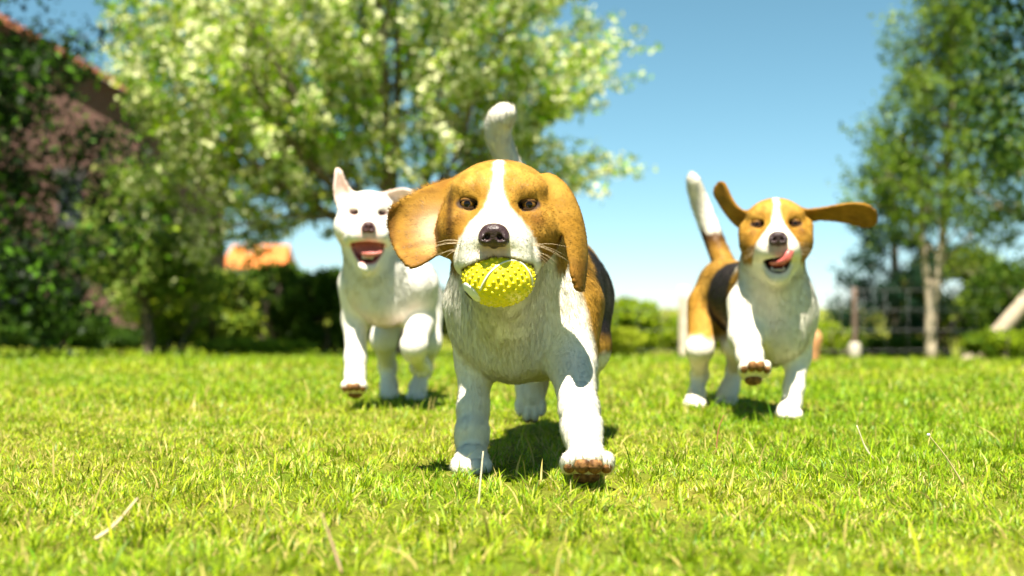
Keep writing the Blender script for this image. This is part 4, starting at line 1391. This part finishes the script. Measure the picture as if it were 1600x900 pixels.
def brick_house():
    x0, x1, y0, y1 = -18.5, -7.85, 30.0, 39.0
    zg = float(ground_z(-9, 27)) - .2
    eave, ridge = 4.6, 7.6
    root = empty('brick_house', ((x0 + x1) / 2, y0, zg), label='reddish brick house with narrow windows half hidden behind the dark tree', category='house')
    m, nt, out = new_mat('brick_wall')
    N = nt.nodes.new; L = nt.links.new
    b = N('ShaderNodeBsdfPrincipled'); b.inputs['Roughness'].default_value = .9
    tc = N('ShaderNodeTexCoord'); mp = N('ShaderNodeMapping'); mp.inputs['Rotation'].default_value = (math.radians(90), 0, 0)
    bt = N('ShaderNodeTexBrick'); bt.inputs['Scale'].default_value = 4.2
    bt.inputs['Color1'].default_value = (.105, .042, .032, 1); bt.inputs['Color2'].default_value = (.082, .033, .025, 1); bt.inputs['Mortar'].default_value = (.13, .10, .085, 1)
    bt.inputs['Mortar Size'].default_value = .015
    L(tc.outputs['Object'], mp.inputs['Vector']); L(mp.outputs[0], bt.inputs['Vector']); L(bt.outputs['Color'], b.inputs['Base Color']); L(b.outputs[0], out.inputs['Surface'])
    xm = (x0 + x1) / 2
    V = [(x0, y0, zg), (x1, y0, zg), (x1, y0, eave), (xm, y0, ridge), (x0, y0, eave), (x0, y1, zg), (x1, y1, zg), (x1, y1, eave), (xm, y1, ridge), (x0, y1, eave)]
    mesh_np('wall', V, [np.array([[0, 1, 2, 3, 4], [6, 5, 9, 8, 7]]), np.array([[1, 6, 7, 2], [5, 0, 4, 9]])], m, root, False)
    rm = mat_plain('roof_tile', (.22, .075, .045), .85, .2, color2=(.30, .11, .06), var_scale=5, bump=.5)
    for sx in (-1, 1):
        xe = xm + sx * ((x1 - x0) / 2 + .45); ze = eave - .45 * (ridge - eave) / ((x1 - x0) / 2)
        yy0, yy1 = y0 - .4, y1 + .4
        t = .16
        VV = [(xm, yy0, ridge + .02), (xe, yy0, ze + .02), (xe, yy1, ze + .02), (xm, yy1, ridge + .02), (xm, yy0, ridge + .02 + t), (xe, yy0, ze + .02 + t), (xe, yy1, ze + .02 + t), (xm, yy1, ridge + .02 + t)]
        F = np.array([[0, 1, 2, 3], [4, 7, 6, 5], [0, 4, 5, 1], [1, 5, 6, 2], [2, 6, 7, 3], [3, 7, 4, 0]])
        mesh_np('roof', VV, F, rm, root, False)
    fm = mat_plain('window_frame', (.035, .04, .05), .5, .4)
    gm = mat_plain('window_glass', (.02, .025, .035), .4, .12)
    lm = mat_plain('stone_lintel', (.075, .07, .07), .8, .2, color2=(.06, .055, .05), var_scale=8)

    def box(name, c, s_, mat, par):
        c = np.array(c); s_ = np.array(s_) / 2
        V = np.array([(i, j, k) for i in (-1, 1) for j in (-1, 1) for k in (-1, 1)]) * s_ + c
        F = np.array([[0, 1, 3, 2], [4, 6, 7, 5], [0, 4, 5, 1], [2, 3, 7, 6], [0, 2, 6, 4], [1, 5, 7, 3]])
        return mesh_np(name, V, F, mat, par, False)
    for px, py, w, h in ((110, 315, .42, .85), (110, 492, .46, 1.0), (30, 500, .75, 1.9), (180, 400, .4, .8), (-60, 320, .8, 1.1), (-160, 480, .8, 1.2)):
        c = P(px, py, y0)
        wdw = empty('window', (c[0], y0, c[2])); wdw.location = wdw.location - root.location; wdw.parent = root
        t = .07
        for dx, dz, sx, sz in ((-w / 2, 0, t, h + t), (w / 2, 0, t, h + t), (0, h / 2, w - t, t), (0, -h / 2, w - t, t), (0, 0, t * .7, h - t)):
            box('frame', (c[0] + dx, y0 - .03, c[2] + dz), (sx, .10, sz), fm, wdw)
        box('pane', (c[0], y0 - .012, c[2]), (w - t, .02, h - t), gm, wdw)
        box('lintel', (c[0], y0 - .025, c[2] + h / 2 + .17), (w + .3, .06, .2), lm, wdw)
        box('sill', (c[0], y0 - .05, c[2] - h / 2 - .09), (w + .2, .16, .08), lm, wdw)
    return root


def far_house():
    d = 150.0
    a = P(345, 418, d); bq = P(446, 418, d)
    zg = float(ground_z(-20, 100)) - .3
    root = empty('far_house', ((a[0] + bq[0]) / 2, d, zg), label='distant house with a bright orange tiled roof peeping over the shrubs', category='house')
    x0, x1, y0, y1, ze, zr = a[0] + .3, bq[0] - .3, d, d + 8, a[2], P(400, 380, d)[2]
    wm = mat_plain('plaster', (.62, .56, .46), .9, .2, color2=(.56, .50, .42), var_scale=1)
    V = [(x0, y0, zg), (x1, y0, zg), (x1, y1, zg), (x0, y1, zg), (x0, y0, ze), (x1, y0, ze), (x1, y1, ze), (x0, y1, ze)]
    mesh_np('wall', V, np.array([[0, 1, 5, 4], [1, 2, 6, 5], [2, 3, 7, 6], [3, 0, 4, 7]]), wm, root, False)
    rm = mat_plain('orange_tile', (.62, .19, .045), .85, .2, color2=(.50, .15, .04), var_scale=1.5, bump=.4)
    xa, xb, ya, yb = x0 - .4, x1 + .4, y0 - .4, y1 + .4
    ym = (y0 + y1) / 2
    V = [(xa, ya, ze), (xb, ya, ze), (xb, yb, ze), (xa, yb, ze), (xa + .6, ym, zr), (xb - .3, ym, zr)]
    mesh_np('roof', V, [np.array([[0, 1, 5, 4], [2, 3, 4, 5], [3, 2, 1, 0]]), np.array([[1, 2, 5], [3, 0, 4]])], rm, root, False)
    cx = P(385, 385, d)[0]
    V = np.array([(i, j, k) for i in (-.35, .35) for j in (-.35, .35) for k in (-.9, .5)]) + (cx, ym - 1.2, zr)
    mesh_np('chimney', V, np.array([[0, 1, 3, 2], [4, 6, 7, 5], [0, 4, 5, 1], [2, 3, 7, 6], [0, 2, 6, 4], [1, 5, 7, 3]]), wm, root, False)
    return root


def fence_post(px, ybot, ytop, d, w, color, label, cap=None):
    x = P(px, ytop, d)[0]; zt = P(px, ytop, d)[2]; zb = float(ground_z(x, d)) - .05
    root = empty('fence_post', (x, d, zb), label=label, category='fence post', group='fence posts at the end of the lawn')
    r = np.random.default_rng(int(px))
    zs = np.linspace(zb, zt, 7)
    m = mat_plain('post_wood', color, .85, .2, color2=tuple(c * .75 for c in color), var_scale=9, bump=.5)
    V, F = tube(np.stack([x + r.normal(0, .004, 7), np.full(7, d), zs], 1), [w * 1.06, w * 1.03, w, w, w, w, w * .96], 10)
    mesh_np('shaft', V, F, m, root)
    if cap:
        z1 = P(px, cap, d)[2]
        V, F = tube([(x, d, zb - .02), (x, d, z1 - .04), (x, d, z1)], [w * 2.4, w * 2.1, w * 1.5], 10)
        mesh_np('footing', V, F, mat_plain('post_concrete', (.50, .44, .36), .9, .2, color2=(.40, .36, .30), var_scale=10, bump=.4), root)
    return root


def wire_fence():
    root = empty('wire_fence', P(1200, 520, 15.6), label='thin wire mesh strung between the fence posts', category='fence')
    m = mat_plain('wire', (.30, .30, .31), .5, .5)
    xa, xb, d = P(1068, 450, 15.4)[0] - 2.2, P(1335, 450, 16)[0] + 3, 15.7
    for i, z in enumerate(np.linspace(-.45, .44, 5)):
        V, F = tube([(xa, d, z), ((xa + xb) / 2, d, z - .015), (xb, d, z)], .0014, 5)
        mesh_np('wire', V, F, m, root)
    for i, x in enumerate(np.linspace(xa, xb, 30)):
        V, F = tube([(x, d + .004, -.5), (x, d + .004, .44)], .0009, 4)
        mesh_np('wire', V, F, m, root)
    return root


def clay_pillar():
    d = 9.5
    c = P(1264, 578, d)
    z0 = float(ground_z(c[0], d)) - .01
    root = empty('clay_vase', (c[0], d, z0), label='rounded orange and white clay vase on the grass behind the licking beagle', category='vase')
    zt = P(1264, 512, d)[2]; H = zt - z0
    prof = [(0, .055), (.06, .064), (.3, .070), (.55, .082), (.75, .085), (.9, .065), (1.0, .02)]
    hs = np.linspace(0, 1, 18); rr = np.interp(hs, [p[0] for p in prof], [p[1] for p in prof])
    V, F = tube(np.stack([np.full(18, c[0]), np.full(18, d), z0 + hs * H], 1), rr, 24)
    mesh_np('vessel', V, F, mat_plain('terracotta', (.62, .30, .14), .8, .25, color2=(.55, .25, .11), var_scale=15), root)
    V, F = tube([(c[0] - .055, d - .03, z0), (c[0] - .055, d - .03, z0 + H * .28), (c[0] - .055, d - .03, z0 + H * .5)], [.045, .05, .03], 14)
    mesh_np('glazed_front', V, F, mat_plain('white_glaze', (.75, .72, .72), .4, .4), root)
    return root


# ------------------------------------------------------------------ build the place
lawn()
brick_house()
far_house()

# trees
blossom_tree()
SP_DARK = dict(wob=.11, up=(-.03, -.05, -.06), taper=.25, kids=(9, 6), start=(.15, .1), spread=(.75, .7), len=(.42, .45))
rt = np.random.default_rng(12)
gx, gy = -4.50, 9.6
zb = float(ground_z(gx, gy)) - .05
plain_tree('dark_tree', 'tall dark green tree with drooping sprays in front of the brick house', gx, gy, SP_DARK,
           [(t, az, el, L) for t, az, el, L in [(.10 + .88 * i / 33, (i * 137.5) % 360, 12 + 22 * (i / 33), 1.75 - .75 * i / 33) for i in range(34)]],
           [(gx, gy, zb), (gx + .05, gy, 1.2), (gx - .03, gy, 2.6), (gx, gy, 4.4)], [.15, .12, .08, .03], 60000, .060,
           ((.005, .016, .003), (.018, .046, .006), (.11, .26, .015)), M_BARK, 17, (2, 3), .07, .5, depth=4)
SP_BIRCH = dict(wob=.10, up=(.03, -.05, -.08), taper=.25, kids=(7, 5), start=(.2, .15), spread=(.7, .7), len=(.45, .5))
b0 = P(1455, 583, 16.0); b0[2] = float(ground_z(b0[0], 16.0)) - .05
fork = P(1455, 490, 16.0)
plain_tree('birch_tree', 'birch whose pale trunk forks low into two stems', b0[0], 16, SP_BIRCH,
           [(.38 + .6 * i / 27, (i * 137.5 + 20) % 360, 36 + 25 * i / 27, 1.25 - .6 * i / 27) for i in range(28)],
           [b0, fork, P(1470, 400, 16), P(1482, 250, 16), P(1488, 90, 16), P(1492, -60, 16)], [.068, .062, .045, .042, .030, .012], 17000, .070,
           ((.07, .145, .012), (.18, .27, .022), (.26, .35, .04)), M_BIRCH, 23, (2, 3), .07, .4, depth=4)
V, F = tube(spline([fork + (0, 0, -.06), P(1449, 440, 16.0), P(1441, 370, 16.0), P(1436, 290, 16.02), P(1428, 210, 16.0)], 14), np.linspace(.050, .015, 14), 9)
birch = [o for o in COL.objects if o.name == 'birch_tree'][0]
mesh_np('second_stem', V, F, M_BIRCH, birch)
l0 = P(1505, 582, 15.0); l0[2] = float(ground_z(l0[0], 15.0)) - .05
plain_tree('leaning_birch', 'pale trunk leaning out of the picture to the right', l0[0], 15, SP_BIRCH,
           [(.55 + .43 * i / 15, (i * 137.5) % 360, 35, 1.3) for i in range(16)],
           [l0, P(1550, 530, 15.0), P(1600, 474, 15.0), P(1680, 380, 15), P(1740, 250, 15), P(1770, 60, 15)], [.085, .085, .085, .07, .05, .02], 14000, .07,
           ((.05, .11, .012), (.12, .21, .02), (.20, .29, .04)), M_BIRCH, 29, (2, 3), .07, .4, depth=4)
o0 = np.array([4.55, 7.9, float(ground_z(4.55, 7.9)) - .05])
plain_tree('overhanging_tree', 'tree at the right edge whose dark leaves hang into the top corner', o0[0], o0[1], SP_DARK,
           [(.55, 175, 20, 1.7), (.62, 190, 25, 1.75), (.70, 165, 18, 1.7), (.8, 200, 20, 1.6), (.75, 30, 25, 1.4), (.85, 90, 30, 1.3), (.9, 270, 40, 1.2), (.95, 0, 40, 1.0)],
           [o0, o0 + (.05, 0, 1.0), o0 + (-.05, 0, 1.9), o0 + (0, 0, 3.2)], [.13, .11, .08, .03], 12000, .065,
           ((.015, .040, .010), (.035, .085, .014)), M_BARK, 31, (2, 3), .06, .3, depth=4)
d0 = P(1398, 575, 19.0); d0[2] = float(ground_z(d0[0], 19.0)) - .05
SP_CON = dict(wob=.08, up=(.02, .0, 0), taper=.25, kids=(7, 5), start=(.15, .1), spread=(.6, .6), len=(.4, .5))
plain_tree('evergreen_tree', 'dark bluish evergreen standing left of the forked birch', d0[0], 19, SP_CON,
           [(.10 + .85 * i / 25, (i * 137.5) % 360, 12, .85 - .5 * i / 25) for i in range(26)],
           [d0, d0 + (0, 0, 1.2), d0 + (0, 0, 3.0)], [.08, .06, .02], 15000, .060,
           ((.012, .040, .022), (.03, .08, .035)), M_BARK, 37, (2, 3), .05, .2, depth=4)
s0 = P(236, 566, 13.0); s0[2] = float(ground_z(s0[0], 13.0)) - .05
plain_tree('young_tree', 'slender young tree with pale leaves at the corner of the brick house', s0[0], 13, SP_BIRCH,
           [(.25 + .72 * i / 17, (i * 137.5) % 360, 30, .70 - .35 * i / 17) for i in range(18)],
           [s0, s0 + (-.06, 0, .5), s0 + (-.18, 0, 1.0), s0 + (-.10, 0, 1.6)], [.055, .045, .035, .012], 8500, .065,
           ((.10, .19, .02), (.22, .31, .04), (.36, .42, .10)), M_BARK, 43, (2, 3), .06, .2, depth=4)

# shrubs along the far edge of the lawn
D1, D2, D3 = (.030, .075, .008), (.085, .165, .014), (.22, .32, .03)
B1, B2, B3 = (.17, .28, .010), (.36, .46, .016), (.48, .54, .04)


def shrub_px(label, px, d, wpx, toppx, n, cols, leaf, seed, **kw):
    x = P(px, 500, d)[0]; s = F_PX / d
    shrub(label, x, d, wpx / s, P(px, toppx, d)[2] - float(ground_z(x, d)), n, *cols, leaf=leaf, seed=seed, **kw)


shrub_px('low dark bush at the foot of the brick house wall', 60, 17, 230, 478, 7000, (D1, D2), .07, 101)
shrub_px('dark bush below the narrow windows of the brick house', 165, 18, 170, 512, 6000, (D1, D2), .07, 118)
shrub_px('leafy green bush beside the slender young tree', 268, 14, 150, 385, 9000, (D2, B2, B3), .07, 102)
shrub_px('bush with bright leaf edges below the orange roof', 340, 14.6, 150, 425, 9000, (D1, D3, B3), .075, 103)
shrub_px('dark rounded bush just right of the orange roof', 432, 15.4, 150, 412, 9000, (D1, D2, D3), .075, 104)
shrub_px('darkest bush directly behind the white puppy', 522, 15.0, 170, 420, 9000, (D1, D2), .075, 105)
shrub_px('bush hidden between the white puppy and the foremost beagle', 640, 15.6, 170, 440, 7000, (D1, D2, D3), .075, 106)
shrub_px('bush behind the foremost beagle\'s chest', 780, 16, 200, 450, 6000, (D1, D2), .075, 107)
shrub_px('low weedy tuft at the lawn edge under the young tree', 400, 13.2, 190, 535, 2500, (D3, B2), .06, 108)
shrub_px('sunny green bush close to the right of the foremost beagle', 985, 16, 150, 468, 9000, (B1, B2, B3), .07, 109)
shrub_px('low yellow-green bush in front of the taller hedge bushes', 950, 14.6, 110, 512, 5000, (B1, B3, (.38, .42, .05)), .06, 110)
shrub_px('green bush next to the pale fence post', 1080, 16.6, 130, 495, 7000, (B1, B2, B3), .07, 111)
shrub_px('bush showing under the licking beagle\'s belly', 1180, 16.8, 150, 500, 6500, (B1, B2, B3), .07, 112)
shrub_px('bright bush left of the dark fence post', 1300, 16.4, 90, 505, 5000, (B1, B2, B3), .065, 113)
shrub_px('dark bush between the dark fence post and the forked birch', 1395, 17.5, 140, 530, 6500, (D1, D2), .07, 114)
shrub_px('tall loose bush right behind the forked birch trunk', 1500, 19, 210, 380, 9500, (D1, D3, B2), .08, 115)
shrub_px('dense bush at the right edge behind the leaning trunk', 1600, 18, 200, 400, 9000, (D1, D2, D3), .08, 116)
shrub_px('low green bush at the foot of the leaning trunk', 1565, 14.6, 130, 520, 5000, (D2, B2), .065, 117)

fence_post(1068, 572, 448, 15.2, .052, (.62, .52, .42), 'thick pale fence post left of the licking beagle')
fence_post(1335, 580, 449, 15.9, .032, (.16, .11, .085), 'thin dark fence post in a pale footing', cap=535)
wire_fence()
clay_pillar()

grass()
gz = lambda p: np.array([p[0], p[1], float(ground_z(p[0], p[1]))])
dry_stem([gz(P(748, 790, 1.71)), P(750, 760, 1.71), P(755, 705, 1.72)], .0016, (.66, .58, .36), 'pale straw standing before the foremost beagle\'s planted paw')
dry_stem([gz(P(150, 860, 1.40)) + (0, 0, .01), P(180, 820, 1.42), P(216, 778, 1.46)], .0024, (.62, .47, .28), 'thick dry straw slanting at the lower left')
dry_stem([gz(P(535, 900, 1.27)), P(520, 850, 1.27), P(502, 800, 1.27)], .0020, (.50, .33, .20), 'brownish dry stem at the bottom left of the middle')
dry_stem([gz(P(1118, 705, 2.3)), P(1122, 672, 2.3), P(1131, 648, 2.3)], .0014, (.36, .15, .07), 'thin reddish stem under the licking beagle')
dry_stem([gz(P(1368, 722, 2.2)), P(1352, 700, 2.2), P(1338, 664, 2.2)], .0017, (.66, .58, .40), 'pale bent stem right of the licking beagle')
dry_stem([gz(P(1505, 760, 1.9)), P(1478, 715, 1.9), P(1450, 679, 1.9)], .0015, (.45, .38, .16), 'thin stem with a white seed head at the far right', .0024)

# the dogs and the ball
front_beagle()
chew_ball()
licking_beagle()
white_puppy()
